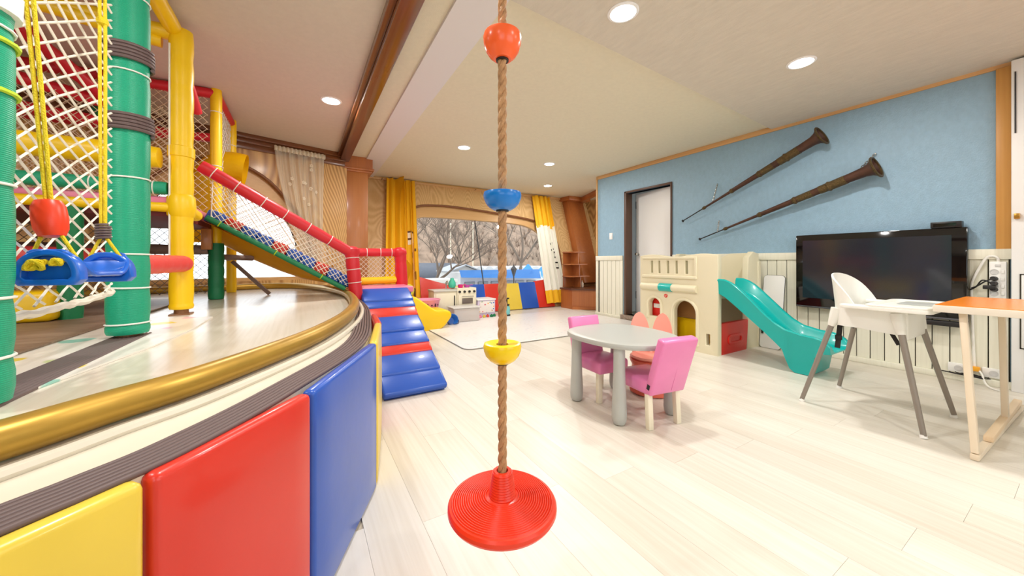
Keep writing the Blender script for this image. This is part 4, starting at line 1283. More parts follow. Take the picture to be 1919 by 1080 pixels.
M['pink'] = mat('pink_leatherette', (232, 130, 182), 0.32, var=0.05, vscale=6, bump=0.08, bscale=14, coat=0.15)
M['cream_leg'] = wood('cream_painted_leg', (240, 232, 208), (224, 214, 186), 0.45, 'Z', 2, 2, fine=0.5)
def kid_chair(loc, rotz, label, lean):
    t = thing('kids_chair', label, 'chair', loc, rotz, 'pink kids chairs')
    w = 0.262
    b = B(); box(b, (0, 0.015, 0.238), (w, 0.275, 0.085), None, 0.020, 3)
    bmesh.ops.subdivide_edges(b, edges=[e for e in b.edges if e.calc_length() > 0.1], cuts=4, use_grid_fill=True)
    for v in b.verts:
        if v.co.z > 0.27:
            v.co.z += 0.018 * max(0, 1 - (v.co.x / 0.13) ** 2) * max(0, 1 - ((v.co.y - 0.015) / 0.14) ** 2)
    part('seat', b, M['pink'], t, local=True)
    Rb = Matrix.Translation((0, -0.118, 0.205)) @ Matrix.Rotation(lean, 4, 'X')
    b = B(); box(b, (0, 0, 0.172), (w, 0.055, 0.345), None, 0.014, 3)
    for v in b.verts:
        if v.co.z > 0.3:
            v.co.y -= 0.004
    bmesh.ops.transform(b, matrix=Rb, verts=b.verts)
    bk = part('backrest', b, M['pink'], t, local=True)
    b = B()
    tube(b, [Rb @ Vector((0.02, -0.0282, z)) for z in (0.02, 0.15, 0.27)], 0.0014, 6)
    tube(b, [Rb @ Vector((x, -0.0282, 0.27)) for x in (-0.125, 0, 0.125)], 0.0014, 6)
    part('seam', b, mat('pink_seam', (212, 104, 160), 0.5), bk, local=True)
    b = B(); box(b, (0, 0, 0), (0.003, 0.020, 0.030), None, 0.0008, 1); bmesh.ops.transform(b, matrix=Rb @ Matrix.Translation((-w / 2 - 0.001, 0.0, 0.045)), verts=b.verts)
    part('tag', b, M['black'], bk, local=True, label='small black tag')
    for sx in (-1, 1):
        for sy, y in ((-1, -0.105), (1, 0.115)):
            b = B()
            q0 = Vector((sx * 0.105, y, 0.20)); q1 = Vector((sx * 0.107, y + (-0.012 if sy < 0 else 0.004), 0.0))
            beam(b, q1, q0, 0.034, 0.030, 0.003, up=(0, 1, 0))
            part('leg', b, M['cream_leg'], t, local=True)
    return t
kid_chair((1.825, 1.425, 0), math.radians(-8), 'pink kids chair turned back to the viewer at the near side of the table', math.radians(17))
kid_chair((1.845, 1.86, 0), math.radians(176), 'pink upholstered kids chair at the far side of the grey table beside the floor mat', math.radians(12))
# salmon chair with two ears
M['salmon'] = mat('salmon_plastic', (246, 160, 142), 0.4)
M['salmon_d'] = mat('deep_salmon_plastic', (232, 112, 88), 0.4)
bc = thing('ear_backed_chair', 'salmon plastic kids chair with a back of two rounded ears behind the table', 'chair', (2.20, 1.70, 0), math.radians(128))
b = B(); lathe(b, [(0.001, 0), (0.135, 0), (0.150, 0.01), (0.152, 0.05), (0.140, 0.14), (0.132, 0.20), (0.145, 0.225), (0.150, 0.245), (0.135, 0.25), (0.10, 0.238), (0.001, 0.232)], 36, Matrix.Diagonal((1.0, 0.92, 1, 1)))
part('base', b, M['salmon_d'], bc, local=True)
b = B(); lathe(b, [(0.001, 0.236), (0.10, 0.243), (0.138, 0.252), (0.148, 0.262), (0.138, 0.272), (0.001, 0.262)], 36, Matrix.Diagonal((1.0, 0.95, 1, 1)))
part('seat', b, M['salmon'], bc, local=True)
for s in (-1, 1):
    b = B()
    def ear(u, v, s=s):
        z = 0.24 + 0.325 * u
        hw = 0.066 * math.sqrt(max(0.0, 1 - max(0, (u - 0.55) / 0.45) ** 2)) * (0.9 + 0.15 * math.sin(PI * u))
        x = s * (0.072 + 0.014 * u) + (v * 2 - 1) * max(hw, 0.002)
        y = -0.105 - 0.05 * u + 0.9 * x * x * 1.2
        return Vector((x, y, z))
    grid(b, ear, 22, 10, 0.018)
    part('ear', b, M['salmon'], bc, local=True)

# ================================================================== TOY CLUBHOUSE WITH SLIDE
M['beige_pl'] = mat('beige_plastic', (226, 218, 188), 0.42, bump=0.05, bscale=120)
M['teal'] = mat('teal_plastic', (0, 176, 170), 0.28, coat=0.15)
M['red_pl'] = mat('red_plastic', (226, 36, 28), 0.35)
M['yel_pl'] = mat('yellow_plastic', (250, 206, 10), 0.35)
th = thing('toy_clubhouse', 'beige plastic toy clubhouse with arched openings, red panel and teal slide', 'playhouse', (4.0, 2.45, 0))
def YZ(xc):
    return Matrix(((0, 0, 1, xc), (1, 0, 0, 0), (0, 1, 0, 0), (0, 0, 0, 1)))
def XZ(yc):
    return Matrix(((1, 0, 0, 0), (0, 0, -1, yc), (0, 1, 0, 0), (0, 0, 0, 1)))
def arch(y0, y1, z0, z1, n=14):
    r = (y1 - y0) / 2; c = (y0 + y1) / 2
    return [(y0, z0), (y1, z0)] + [(c + r * math.cos(k * PI / n), z1 - r + r * math.sin(k * PI / n)) for k in range(n + 1)]
slots = [[(a, 0.815), (c, 0.815), (c + 0.002, 0.975), (a + 0.004, 0.975)] for a, c in ((2.302, 2.350), (2.424, 2.468), (2.531, 2.577), (2.645, 2.690), (2.745, 2.792))]
top = [(2.93, 0.0), (1.995, 0.0), (1.995, 1.0)] + [(1.995 + 0.935 * k / 16, 1.018 + 0.016 * math.sin(k / 16 * 3 * PI)) for k in range(0, 17)] + [(2.93, 1.0)]
win_l = arch(2.645, 2.815, 0.30, 0.535); door_l = arch(2.215, 2.485, 0.06, 0.535)
low_l = rrect(2.062, 2.118, 0.085, 0.215, 0.012)
b = B(); plate(b, top, slots + [win_l, door_l, low_l], 0.07, YZ(3.632), 0.008)
part('front_wall', b, M['beige_pl'], th)
b = B()
for lp, k in ((win_l, 0.03), (door_l, 0.035)):
    cy = sum(p[0] for p in lp) / len(lp); cz = sum(p[1] for p in lp) / len(lp)
    pts = [Vector((3.596, p[0] + (p[0] - cy) * 0.10, p[1] + (p[1] - cz) * 0.08)) for p in lp[1:]] + [Vector((3.596, lp[0][0] + (lp[0][0] - cy) * 0.10, lp[0][1]))]
    tube(b, pts, 0.016, 8)
bx(b, 3.578, 3.61, 2.205, 2.90, 0.765, 0.80, 0.010, 3)
bx(b, 3.584, 3.61, 2.205, 2.90, 0.985, 1.012, 0.008, 3)
bx(b, 3.584, 3.61, 2.205, 2.235, 0.79, 1.0, 0.008, 3)
part('relief', b, M['beige_pl'], th)
b = B(); cyl(b, (3.598, 2.205, 0.66), (3.598, 2.91, 0.66), 0.042, seg=16)
roll = part('roll_beam', b, M['beige_pl'], th)
b = B(); cyl(b, (3.597, 2.495, 0.66), (3.597, 2.655, 0.66), 0.047, seg=18)
part('sleeve', b, M['teal'], roll)
b = B(); cyl(b, (3.594, 2.575, 0.565), (3.600, 2.575, 0.565), 0.024, seg=20)
em = part('emblem', b, mat('emblem_cream', (240, 226, 200), 0.4), th, label='small round red emblem')
b = B()
Me = YZ(3.592)
tube(b, [Me @ Vector((2.575 + 0.019 * math.cos(a), 0.565 + 0.019 * math.sin(a), 0)) for a in [k * PI / 12 for k in range(24)]], 0.0035, 6, closed=True)
box(b, (3.592, 2.580, 0.572), (0.004, 0.018, 0.008)); box(b, (3.592, 2.572, 0.560), (0.004, 0.007, 0.022)); box(b, (3.592, 2.566, 0.553), (0.004, 0.014, 0.006))
part('emblem_mark', b, M['red_pl'], em)
# side walls and back
b = B(); plate(b, [(3.66, 0.315), (4.20, 0.315), (4.20, 0.26), (4.165, 0.0), (3.66, 0.0)], [], 0.05, XZ(2.02), 0.006)
rp = part('red_panel', b, M['red_pl'], th)
b = B(); plate(b, rrect(3.80, 4.08, 0.09, 0.19, 0.045), [rrect(3.825, 4.055, 0.112, 0.168, 0.026)], 0.02, XZ(1.995), 0.004)
part('recess_rim', b, M['red_pl'], rp)
b = B()
plate(b, [(2.93, 0), (1.995, 0), (1.995, 0.95), (2.08, 1.05), (2.30, 1.045), (2.40, 1.0), (2.6, 0.99), (2.8, 1.04), (2.93, 1.05)], [], 0.06, YZ(4.44), 0.008)
part('back_wall', b, M['beige_pl'], th)
b = B()
plate(b, [(3.66, 0), (4.43, 0), (4.43, 1.05), (4.30, 1.05), (4.18, 0.93), (3.9, 0.90), (3.75, 0.98), (3.66, 1.02)], [arch(3.85, 4.25, 0.05, 0.5)], 0.06, XZ(2.90), 0.008)
part('side_wall', b, M['beige_pl'], th)
b = B()
plate(b, [(4.20, 0), (4.43, 0), (4.43, 1.04), (4.32, 1.06), (4.22, 1.0), (4.20, 0.8), (4.215, 0.55)], [], 0.06, XZ(2.025), 0.008)
part('side_pillar', b, M['beige_pl'], th)
b = B(); bx(b, 3.66, 4.42, 2.0, 2.90, 0.575, 0.615, 0.01)
part('deck', b, mat('grey_deck', (206, 200, 178), 0.5), th)
b = B(); bx(b, 3.84, 3.87, 2.20, 2.66, 0.0, 0.30, 0.010)
part('yellow_panel', b, M['yel_pl'], th)
b = B(); bx(b, 3.68, 3.70, 2.655, 2.866, 0.02, 0.56, 0.006)
rp2 = part('red_back_panel', b, M['red_pl'], th)
b = B(); bx(b, 3.675, 3.681, 2.71, 2.80, 0.40, 0.45)
part('sticker', b, M['white_paint'], rp2)
b = B(); bx(b, 3.84, 3.87, 2.20, 2.66, 0.305, 0.57, 0.008)
part('brown_panel', b, mat('brown_plastic', (176, 128, 74), 0.5), th)
# slide
ys = [1.995, 1.93, 1.87, 1.82, 1.75, 1.67, 1.58, 1.50, 1.44, 1.415, 1.395, 1.36, 1.30, 1.25, 1.225, 1.21, 1.17, 1.13, 1.105]
def interp(T, y):
    for (a, za), (c, zc) in zip(T[:-1], T[1:]):
        if c <= y <= a:
            f = (a - y) / (a - c); return za + (zc - za) * f
    return T[0][1] if y > T[0][0] else T[-1][1]
Rz = [(2.0, .785), (1.92, .782), (1.84, .745), (1.75, .665), (1.67, .585), (1.58, .495), (1.5, .425), (1.42, .375), (1.3, .348), (1.2, .340), (1.15, .325), (1.10, .275)]
Tz = [(2.0, .655), (1.92, .65), (1.84, .615), (1.75, .545), (1.67, .465), (1.58, .375), (1.5, .305), (1.42, .262), (1.3, .236), (1.2, .228), (1.10, .222)]
Bz = [(2.0, .640), (1.92, .60), (1.743, .454), (1.543, .288), (1.44, .19), (1.41, .10), (1.395, .03), (1.38, .004), (1.235, .004), (1.225, .03), (1.215, .15), (1.20, .205), (1.10, .215)]
b = B(); rings = []
for y in ys:
    zr, zt, zb = interp(Rz, y), interp(Tz, y), interp(Bz, y)
    xl, xr = 3.600, 3.985
    fl = 0.012 * (1 - (y - 1.1) / 0.9)
    ins = 0.03 if zb < 0.1 else 0.0
    xl -= fl; xr += fl
    P_ = [(xl + 0.012 + ins, zb), (xl + 0.004, zr - 0.05), (xl - 0.004, zr - 0.012), (xl + 0.006, zr), (xl + 0.030, zr - 0.003), (xl + 0.042, zr - 0.02), (xl + 0.052, zt + 0.03), (xl + 0.078, zt + 0.006), (xl + 0.12, zt),
          (xr - 0.12, zt), (xr - 0.078, zt + 0.006), (xr - 0.052, zt + 0.03), (xr - 0.042, zr - 0.02), (xr - 0.030, zr - 0.003), (xr - 0.006, zr), (xr + 0.004, zr - 0.012), (xr - 0.004, zr - 0.05), (xr - 0.012 - ins, zb)]
    rings.append([b.verts.new((px, y, pz)) for px, pz in P_])
for a, c in zip(rings[:-1], rings[1:]):
    for i in range(len(a)):
        b.faces.new((a[i], a[(i + 1) % len(a)], c[(i + 1) % len(a)], c[i]))
b.faces.new(rings[0]); b.faces.new(rings[-1][::-1])
part('slide', b, M['teal'], th, angle=50, label='teal plastic slide')
# leaning white board behind the clubhouse
lb = thing('folded_board', 'white folded board with rounded corners leaning on the wall behind the teal slide', 'board', (4.46, 1.88, 0))
b = B(); plate(b, rrect(1.78, 1.975, 0.0, 0.80, 0.03), [], 0.022, YZ(0), 0.004)
Rt = Matrix.Translation((4.42, 0, 0.005)) @ Matrix.Rotation(math.radians(8), 4, 'Y')
bmesh.ops.transform(b, matrix=Rt, verts=b.verts)
part('board_panel', b, M['white_paint'], lb)
b = B(); tube(b, [Rt @ Vector((0.0, p[0], p[1])) for p in rrect(1.777, 1.978, -0.002, 0.803, 0.032)], 0.005, 6, closed=True)
part('edge_band', b, M['black'], lb)
b = B(); box(b, (4.43, 1.955, 0.19), (0.02, 0.02, 0.07), None, 0.003)
part('clip', b, M['black'], lb)

# ================================================================== TELEVISION
tv = thing('flat_television', 'large black flat television hung low on the white boarded wall', 'television', (4.50, 1.10, 0.48))
gl_b = mat('piano_black', (10, 10, 12), 0.06, spec=0.6); scr = mat('dark_screen', (34, 38, 50), 0.12, spec=0.9)  # screen base colour lifted blue-grey to stand for the haze of reflections
b = B(); bx(b, 4.485, 4.545, 0.545, 1.665, 0.485, 1.232, 0.008)
part('body', b, gl_b, tv)
b = B(); bx(b, 4.482, 4.487, 0.625, 1.605, 0.585, 1.172)
part('screen', b, scr, tv, smooth=False)
b = B(); bx(b, 4.478, 4.488, 0.55, 1.66, 0.487, 0.502, 0.003)
part('trim_strip', b, mat('dark_steel_strip', (110, 112, 118), 0.3, 0.8), tv)
b = B(); bx(b, 4.54, WX - 0.02, 0.9, 1.3, 0.7, 1.0)
part('bracket', b, M['black'], tv)
b = B(); bx(b, 4.46, 4.53, 0.56, 0.90, 0.435, 0.475, 0.006)
part('sound_bar', b, M['black'], tv)
sb = thing('set_top_box', 'small black set top box resting on the television', 'set top box', (4.51, 0.65, 1.234))
b = B(); bx(b, 4.475, 4.555, 0.572, 0.735, 1.233, 1.282, 0.004)
part('case', b, mat('box_black', (26, 26, 28), 0.35), sb)
b = B(); bx(b, 4.472, 4.477, 0.60, 0.72, 1.245, 1.268)
part('front_panel', b, gl_b, sb, smooth=False)

# ================================================================== LONG HORNS
M['horn'] = mat('aged_copper_horn', (84, 55, 42), 0.5, 0.35, var=0.3, vscale=14)
M['horn_orn'] = mat('ornate_brass_band', (104, 84, 50), 0.42, 0.6, var=0.45, vscale=120, bump=0.9, bscale=160)
M['horn_in'] = mat('horn_mouth_inside', (92, 58, 42), 0.5, 0.4)
def horn(p0, p1, label, chains):
    p0 = Vector(p0); p1 = Vector(p1); L = (p1 - p0).length
    t = thing('long_horn', label, 'horn', p0, 0, 'long horns on the blue wall')
    Mx = axisM(p0, p1)
    b = B(); lathe(b, [(0.001, -0.01), (0.016, -0.01), (0.019, -0.004), (0.016, 0.003), (0.007, 0.012), (0.007, 0.21 * L)], 16, Mx)
    part('mouth_pipe', b, M['black'], t)
    b = B()
    lathe(b, [(0.012, 0.20 * L), (0.017, 0.42 * L), (0.024, 0.43 * L), (0.029, 0.62 * L), (0.034, 0.64 * L), (0.040, 0.86 * L), (0.047, 0.95 * L), (0.060, 0.975 * L), (0.090, 0.995 * L), (0.098, L), (0.094, L + 0.002), (0.055, 0.972 * L), (0.034, 0.92 * L), (0.024, 0.84 * L), (0.001, 0.82 * L)], 28, Mx)
    part('tube', b, M['horn'], t)
    for f, r in ((0.20, 0.021), (0.43, 0.030), (0.63, 0.040), (0.80, 0.050)):
        b = B()
        lathe(b, [(r * 0.5, (f - 0.016) * L), (r * 0.8, (f - 0.012) * L), (r, f * L), (r * 0.8, (f + 0.012) * L), (r * 0.5, (f + 0.016) * L)], 20, Mx)
        part('ring', b, M['horn_orn'], t)
    b = B()
    lathe(b, [(0.026, 0.645 * L), (0.0355, 0.645 * L), (0.0375, 0.72 * L), (0.026, 0.72 * L)], 24, Mx, cap=False)
    part('ornate_band', b, M['horn_orn'], t); b = B()
    lathe(b, [(0.030, 0.755 * L), (0.0405, 0.755 * L), (0.0440, 0.875 * L), (0.03, 0.875 * L)], 24, Mx, cap=False)
    part('ornate_band', b, M['horn_orn'], t); b = B()
    lathe(b, [(0.085, 0.990 * L), (0.099, 0.994 * L), (0.104, L), (0.099, L + 0.005), (0.085, L + 0.003), (0.085, 0.990 * L)], 28, Mx, cap=False)
    part('bell_rim', b, M['horn_orn'], t)
    for (f, top) in chains:
        a = Mx @ Vector((0, 0, f * L)); c = Vector(top)
        b = B(); n = max(4, int((c - a).length / 0.022))
        for k in range(n):
            q = a.lerp(c, (k + 0.5) / n); d = (c - a).normalized()
            s_ = d.cross(Vector((1, 0, 0))).normalized() if k % 2 else Vector((1, 0, 0))
            tube(b, [q + d * (0.016 * math.cos(w)) + s_ * (0.008 * math.sin(w)) for w in [j * PI / 5 for j in range(10)]], 0.0032, 5, closed=True)
        cyl(b, c, (WX, c.y, c.z), 0.004, seg=8)
        part('chain', b, M['chrome'], t)
    return t
horn((WX - 0.05, 2.985, 1.522), (WX - 0.14, 1.435, 2.215), 'upper long copper horn slanting up the blue wall', [(0.275, (WX - 0.01, 2.535, 1.955))])
horn((WX - 0.05, 2.742, 1.256), (WX - 0.14, 1.045, 1.812), 'lower long copper horn with chains just above the television', [(0.14, (WX - 0.01, 2.515, 1.478)), (0.90, (WX - 0.01, 1.085, 1.962))])

# ================================================================== POWER STRIP AND CABLES
M['w_pl'] = mat('white_plastic', (240, 240, 236), 0.35); M['w_pl2'] = mat('light_grey_plastic', (206, 206, 204), 0.4)
px = WX - 0.02
ps = thing('power_strip', 'white power strip with black plugs mounted on the boards beside the television', 'power strip', (px, 0.412, 0.62))
b = B(); bx(b, px - 0.035, px, 0.372, 0.450, 0.56, 0.958, 0.005)
part('case', b, M['w_pl'], ps)
for k in range(5):
    z = 0.880 - k * 0.055
    b = B(); lathe(b, [(0.0, 0), (0.019, 0), (0.021, 0.004), (0.017, 0.004), (0.015, 0.001), (0.001, 0.001)], 20, Matrix.Translation((px - 0.035, 0.426, z)) @ Matrix.Rotation(-PI / 2, 4, 'Y'))
    part('socket', b, M['w_pl2'], ps)
    b = B(); bx(b, px - 0.040, px - 0.035, 0.380, 0.396, z - 0.013, z + 0.013, 0.002)
    part('switch', b, M['w_pl'], ps)
b = B(); bx(b, px - 0.040, px - 0.034, 0.398, 0.422, 0.918, 0.938, 0.002)
part('main_switch', b, M['w_pl2'], ps)
for z in (0.828, 0.790, 0.745):
    b = B(); cyl(b, (px - 0.036, 0.424, z), (px - 0.075, 0.430, z + 0.004), 0.017, 0.014, 16)
    if z < 0.76:
        bx(b, px - 0.085, px - 0.045, 0.415, 0.475, z + 0.002, z + 0.032, 0.005)
    part('plug', b, M['black'], ps)
b = B(); tube(b, catmull([(px - 0.07, 0.43, 0.83), (px - 0.08, 0.47, 0.80), (px - 0.07, 0.50, 0.77), (px - 0.04, 0.53, 0.75)], 6), 0.005, 6)
tube(b, catmull([(px - 0.07, 0.43, 0.79), (px - 0.085, 0.475, 0.815), (px - 0.07, 0.505, 0.765), (px - 0.03, 0.54, 0.735)], 6), 0.005, 6)
part('plug_cord', b, M['black'], ps)
b = B(); tube(b, catmull([(px - 0.018, 0.41, 0.955), (px - 0.02, 0.412, 0.985), (px - 0.02, 0.435, 1.0), (px - 0.02, 0.465, 0.985), (px - 0.015, 0.50, 0.90), (px - 0.012, 0.53, 0.80), (px - 0.012, 0.535, 0.70), (px - 0.012, 0.53, 0.45), (px - 0.012, 0.52, 0.12)], 6), 0.008, 8)
part('supply_cord', b, M['cord'], ps)
# floor level sockets, plug and loose cables
for y, lab in ((0.60, 'white wall socket low on the boards behind the table leg'), (0.43, 'white wall socket at floor level nearest the corner')):
    b = B(); bx(b, px - 0.015, px, y - 0.055, y + 0.055, 0.062, 0.135, 0.004)
    s_ = solo('wall_socket', b, M['w_pl'], lab, 'socket', 'low wall sockets')
    b = B(); lathe(b, [(0.001, 0), (0.020, 0), (0.022, 0.003), (0.017, 0.003), (0.001, 0.001)], 16, Matrix.Translation((px - 0.015, y, 0.098)) @ Matrix.Rotation(-PI / 2, 4, 'Y'))
    part('socket_face', b, M['w_pl2'], s_)
oc = thing('orange_plug_cord', 'cream cord with an orange plug curling down to the floor by the table leg', 'cord', (px - 0.05, 0.53, 0))
b = B(); bx(b, px - 0.06, px - 0.02, 0.49, 0.56, 0.10, 0.135, 0.006); part('plug', b, mat('orange_plug', (240, 168, 40), 0.4), oc)
b = B(); tube(b, catmull([(px - 0.045, 0.50, 0.115), (px - 0.07, 0.48, 0.09), (px - 0.10, 0.46, 0.03), (px - 0.13, 0.43, 0.008), (px - 0.16, 0.39, 0.007)], 6), 0.006, 8); part('lead', b, M['cord'], oc)
b = B()
tube(b, catmull([(px - 0.06 - 0.03 * math.cos(k * 0.9), 0.47 + 0.05 * math.sin(k * 0.9) + 0.004 * k, 0.058 + 0.0006 * k) for k in range(24)], 3), 0.0035, 6)
solo('coiled_cable', b, M['black'], 'thin black cable coiled on the plinth under the sockets', 'cable')
b = B()
tube(b, catmull([(px - 0.03, 0.72, 0.06), (px - 0.045, 0.66, 0.06), (px - 0.04, 0.60, 0.055), (px - 0.05, 0.55, 0.056)], 6), 0.005, 6)
solo('loose_cable', b, M['black'], 'short dark cable lying along the plinth beneath the television', 'cable')

# ================================================================== HIGH CHAIR
hc = thing('high_chair', 'white plastic high chair with grey splayed legs beside the orange table', 'high chair', (3.195, 0.763, 0))
M['hc_w'] = mat('white_high_chair_plastic', (238, 238, 230), 0.35)
M['hc_leg'] = mat('grey_steel_leg', (142, 134, 124), 0.4, 0.3)
feet = [(2.947, 1.06), (3.501, 1.027), (2.894, .498), (3.44, .468)]
tops = [(3.03, .916, .575), (3.42, .905, .575), (3.0, .608, .575), (3.38, .597, .575)]
for (fx, fy), tp in zip(feet, tops):
    b = B(); cyl(b, (fx, fy, 0.012), tp, 0.0125, 0.0165, 16)
    lg = part('leg', b, M['hc_leg'], hc)
    b = B(); cyl(b, (fx, fy, 0.0), Vector((fx, fy, 0)).lerp(Vector(tp), 0.03), 0.016, 0.0150, 16)
    part('foot_tip', b, M['w_pl'], lg)
# shell around the seat
def ucurve(u):
    P_ = [(3.01, 0.585), (2.99, 0.70), (2.985, 0.80), (3.00, 0.87), (3.07, 0.92), (3.20, 0.94), (3.33, 0.92), (3.40, 0.87), (3.415, 0.80), (3.41, 0.70), (3.39, 0.585)]
    f = u * (len(P_) - 1); i = min(int(f), len(P_) - 2); f -= i
    p0 = Vector(P_[max(i - 1, 0)]); p1 = Vector(P_[i]); p2 = Vector(P_[i + 1]); p3 = Vector(P_[min(i + 2, len(P_) - 1)])
    return 0.5 * ((2 * p1) + (p2 - p0) * f + (2 * p0 - 5 * p1 + 4 * p2 - p3) * f * f + (3 * p1 - p0 - 3 * p2 + p3) * f ** 3)
def shell_f(u, v):
    p = ucurve(u)
    k = abs(u - 0.5) / 0.5
    rim = 0.672 + 0.208 * max(0.0, math.cos(min(1, k / 0.60) * PI / 2)) ** 0.6
    low = 0.545 + 0.03 * math.sin(k * PI) * 0
    low = 0.520 + 0.035 * (1 - abs(2 * k - 1))
    z = low + (rim - low) * v
    c = Vector((3.2, 0.77))
    out = (p - c) * (1 + 0.05 * v * v) + c
    back = max(0.0, z - 0.67) * 0.06
    return Vector((out.x, out.y + back, z))
b = B(); grid(b, shell_f, 48, 12, 0.010)
part('seat_shell', b, M['hc_w'], hc, angle=60)
b = B()
def pan(u, v):
    p = ucurve(u); c = Vector((3.2, 0.73)); q = c + (p - c) * v
    return Vector((q.x, q.y, 0.545 - 0.025 * math.cos(v * PI / 2)))
grid(b, pan, 40, 6, 0.010)
bx(b, 3.0, 3.40, 0.575, 0.60, 0.50, 0.655, 0.010)
part('seat_pan', b, M['hc_w'], hc, angle=60)
for tp, f in zip(tops, feet):
    b = B()
    d = (Vector((f[0], f[1], 0)) - Vector(tp)).normalized()
    lathe(b, [(0.018, 0.0), (0.021, 0.01), (0.030, 0.07), (0.036, 0.12), (0.02, 0.125)], 16, axisM(Vector(tp) + d * 0.045, Vector(tp) - d))
    part('leg_socket', b, M['hc_w'], hc)
b = B()
plate(b, rrect(2.885, 3.485, 0.474, 0.735, 0.05), [], 0.024, Matrix.Translation((0, 0, 0.682)), 0.006)
plate(b, rrect(2.895, 2.99, 0.60, 0.85, 0.03), [], 0.022, Matrix.Translation((0, 0, 0.682)), 0.006)
plate(b, rrect(3.38, 3.475, 0.60, 0.85, 0.03), [], 0.022, Matrix.Translation((0, 0, 0.682)), 0.006)
tr = part('tray', b, M['hc_w'], hc)
b = B(); plate(b, rrect(2.885, 3.485, 0.474, 0.735, 0.05), [rrect(2.905, 3.465, 0.494, 0.715, 0.04)], 0.014, Matrix.Translation((0, 0, 0.698)), 0.004)
part('tray_rim', b, M['hc_w'], tr)
b = B(); plate(b, rrect(3.16, 3.42, 0.50, 0.66, 0.03), [], 0.004, Matrix.Translation((0, 0, 0.696)), 0.0005)
part('tray_recess', b, mat('grey_tray_print', (176, 180, 176), 0.4), tr)
M['strap'] = mat('black_webbing', (34, 30, 28), 0.8)
b = B()
beam(b, (3.07, 0.895, 0.535), (3.055, 0.905, 0.385), 0.028, 0.004, 0, up=(1, 0.3, 0)); box(b, (3.061, 0.90, 0.455), (0.012, 0.036, 0.03), None, 0.003)
part('strap', b, M['strap'], hc, label='black harness strap')
b = B(); beam(b, (3.06, 0.66, 0.535), (3.06, 0.625, 0.46), 0.02, 0.004, 0, up=(1, 0, 0)); part('strap', b, M['strap'], hc)
b = B(); beam(b, (3.30, 0.90, 0.535), (3.30, 0.88, 0.50), 0.03, 0.006, 0, up=(1, 0, 0)); part('strap', b, M['strap'], hc)

# ================================================================== ORANGE TABLE
ot = thing('orange_topped_table', 'table with an orange laminate top and white edges at the photograph edge', 'table', (3.3, -0.2, 0))
b = B(); bx(b, 2.885, 3.72, -1.25, 0.466, 0.692, 0.728, 0.004)
part('tabletop', b, mat('white_edge_board', (236, 228, 212), 0.4), ot)
b = B(); bx(b, 2.891, 3.714, -1.244, 0.459, 0.7275, 0.7315, 0.001, 1)
part('orange_laminate', b, mat('orange_laminate', (246, 140, 28), 0.25), ot, label='bright orange laminate top')
M['tleg'] = mat('cream_steel_leg', (232, 216, 190), 0.35)
for yy in (0.0, -1.35):
    for (f, tp) in (((2.80, 0.317), (2.955, 0.374)), ((3.507, 0.291), (3.40, 0.294))):
        b = B(); y0 = f[1] + yy if yy == 0 else -1.1; y1 = tp[1] if yy == 0 else -1.12
        beam(b, (f[0], y0, 0.03), (tp[0], y1, 0.692), 0.048, 0.026, 0.005, up=(0, 1, 0))
        part('leg', b, M['tleg'], ot)
    b = B(); y0 = 0.305 if yy == 0 else -1.1
    beam(b, (2.775, y0 + 0.012, 0.016), (4.02 if yy == 0 else 3.55, y0 - 0.03 * (yy == 0), 0.016), 0.03, 0.030, 0.005)
    part('floor_bar', b, M['tleg'], ot)
b = B(); beam(b, (3.02, 0.302, 0.048), (4.00, 0.285, 0.048), 0.034, 0.030, 0.006)
part('foot_rest', b, wood('pale_foot_rest', (232, 206, 170), (212, 180, 138), 0.4, 'X', 2, 2), ot)
# ================================================================== BACK OF THE ROOM
# pads along the leaning wall
def lean_pad(x0, x1, z0a, z1a, m, label, z1b=None, off=0.03):
    b = B()
    z1b = z1b or z1a
    lo = [(x0, z0a * KS), (x1, z0a * KS), (x1, z1b * KS), (x0, z1a * KS)]
    plate(b, lo, [], 0.05, MLW @ Matrix.Translation((0, 0, off)), 0.010)
    solo('vinyl_pad', b, m, label, 'wall pad', 'vinyl pads under the wide window')
lean_pad(1.755, 2.33, 0.02, 0.655, M['v_red'], 'red vinyl pad with a slanting top behind the toy kitchen', 0.48, 0.06)
lean_pad(2.335, 2.595, 0.01, 0.490, M['v_yellow'], 'yellow vinyl pad hidden behind the toy stove')
lean_pad(2.60, 2.978, 0.01, 0.500, M['v_blue'], 'blue vinyl pad under the window just beside the toy stove')
lean_pad(2.983, 3.385, 0.01, 0.500, M['v_red'], 'red vinyl pad under the window behind the hanging rope')
lean_pad(3.39, 3.755, 0.01, 0.495, M['v_yellow'], 'yellow vinyl pad under the window beside the blue pad')
lean_pad(3.76, 4.155, 0.01, 0.505, M['v_blue'], 'blue vinyl pad under the window between yellow and red pads')
lean_pad(4.16, 4.56, 0.01, 0.525, M['v_red'], 'red vinyl pad at the end of the row beside the white curtain', 0.56)

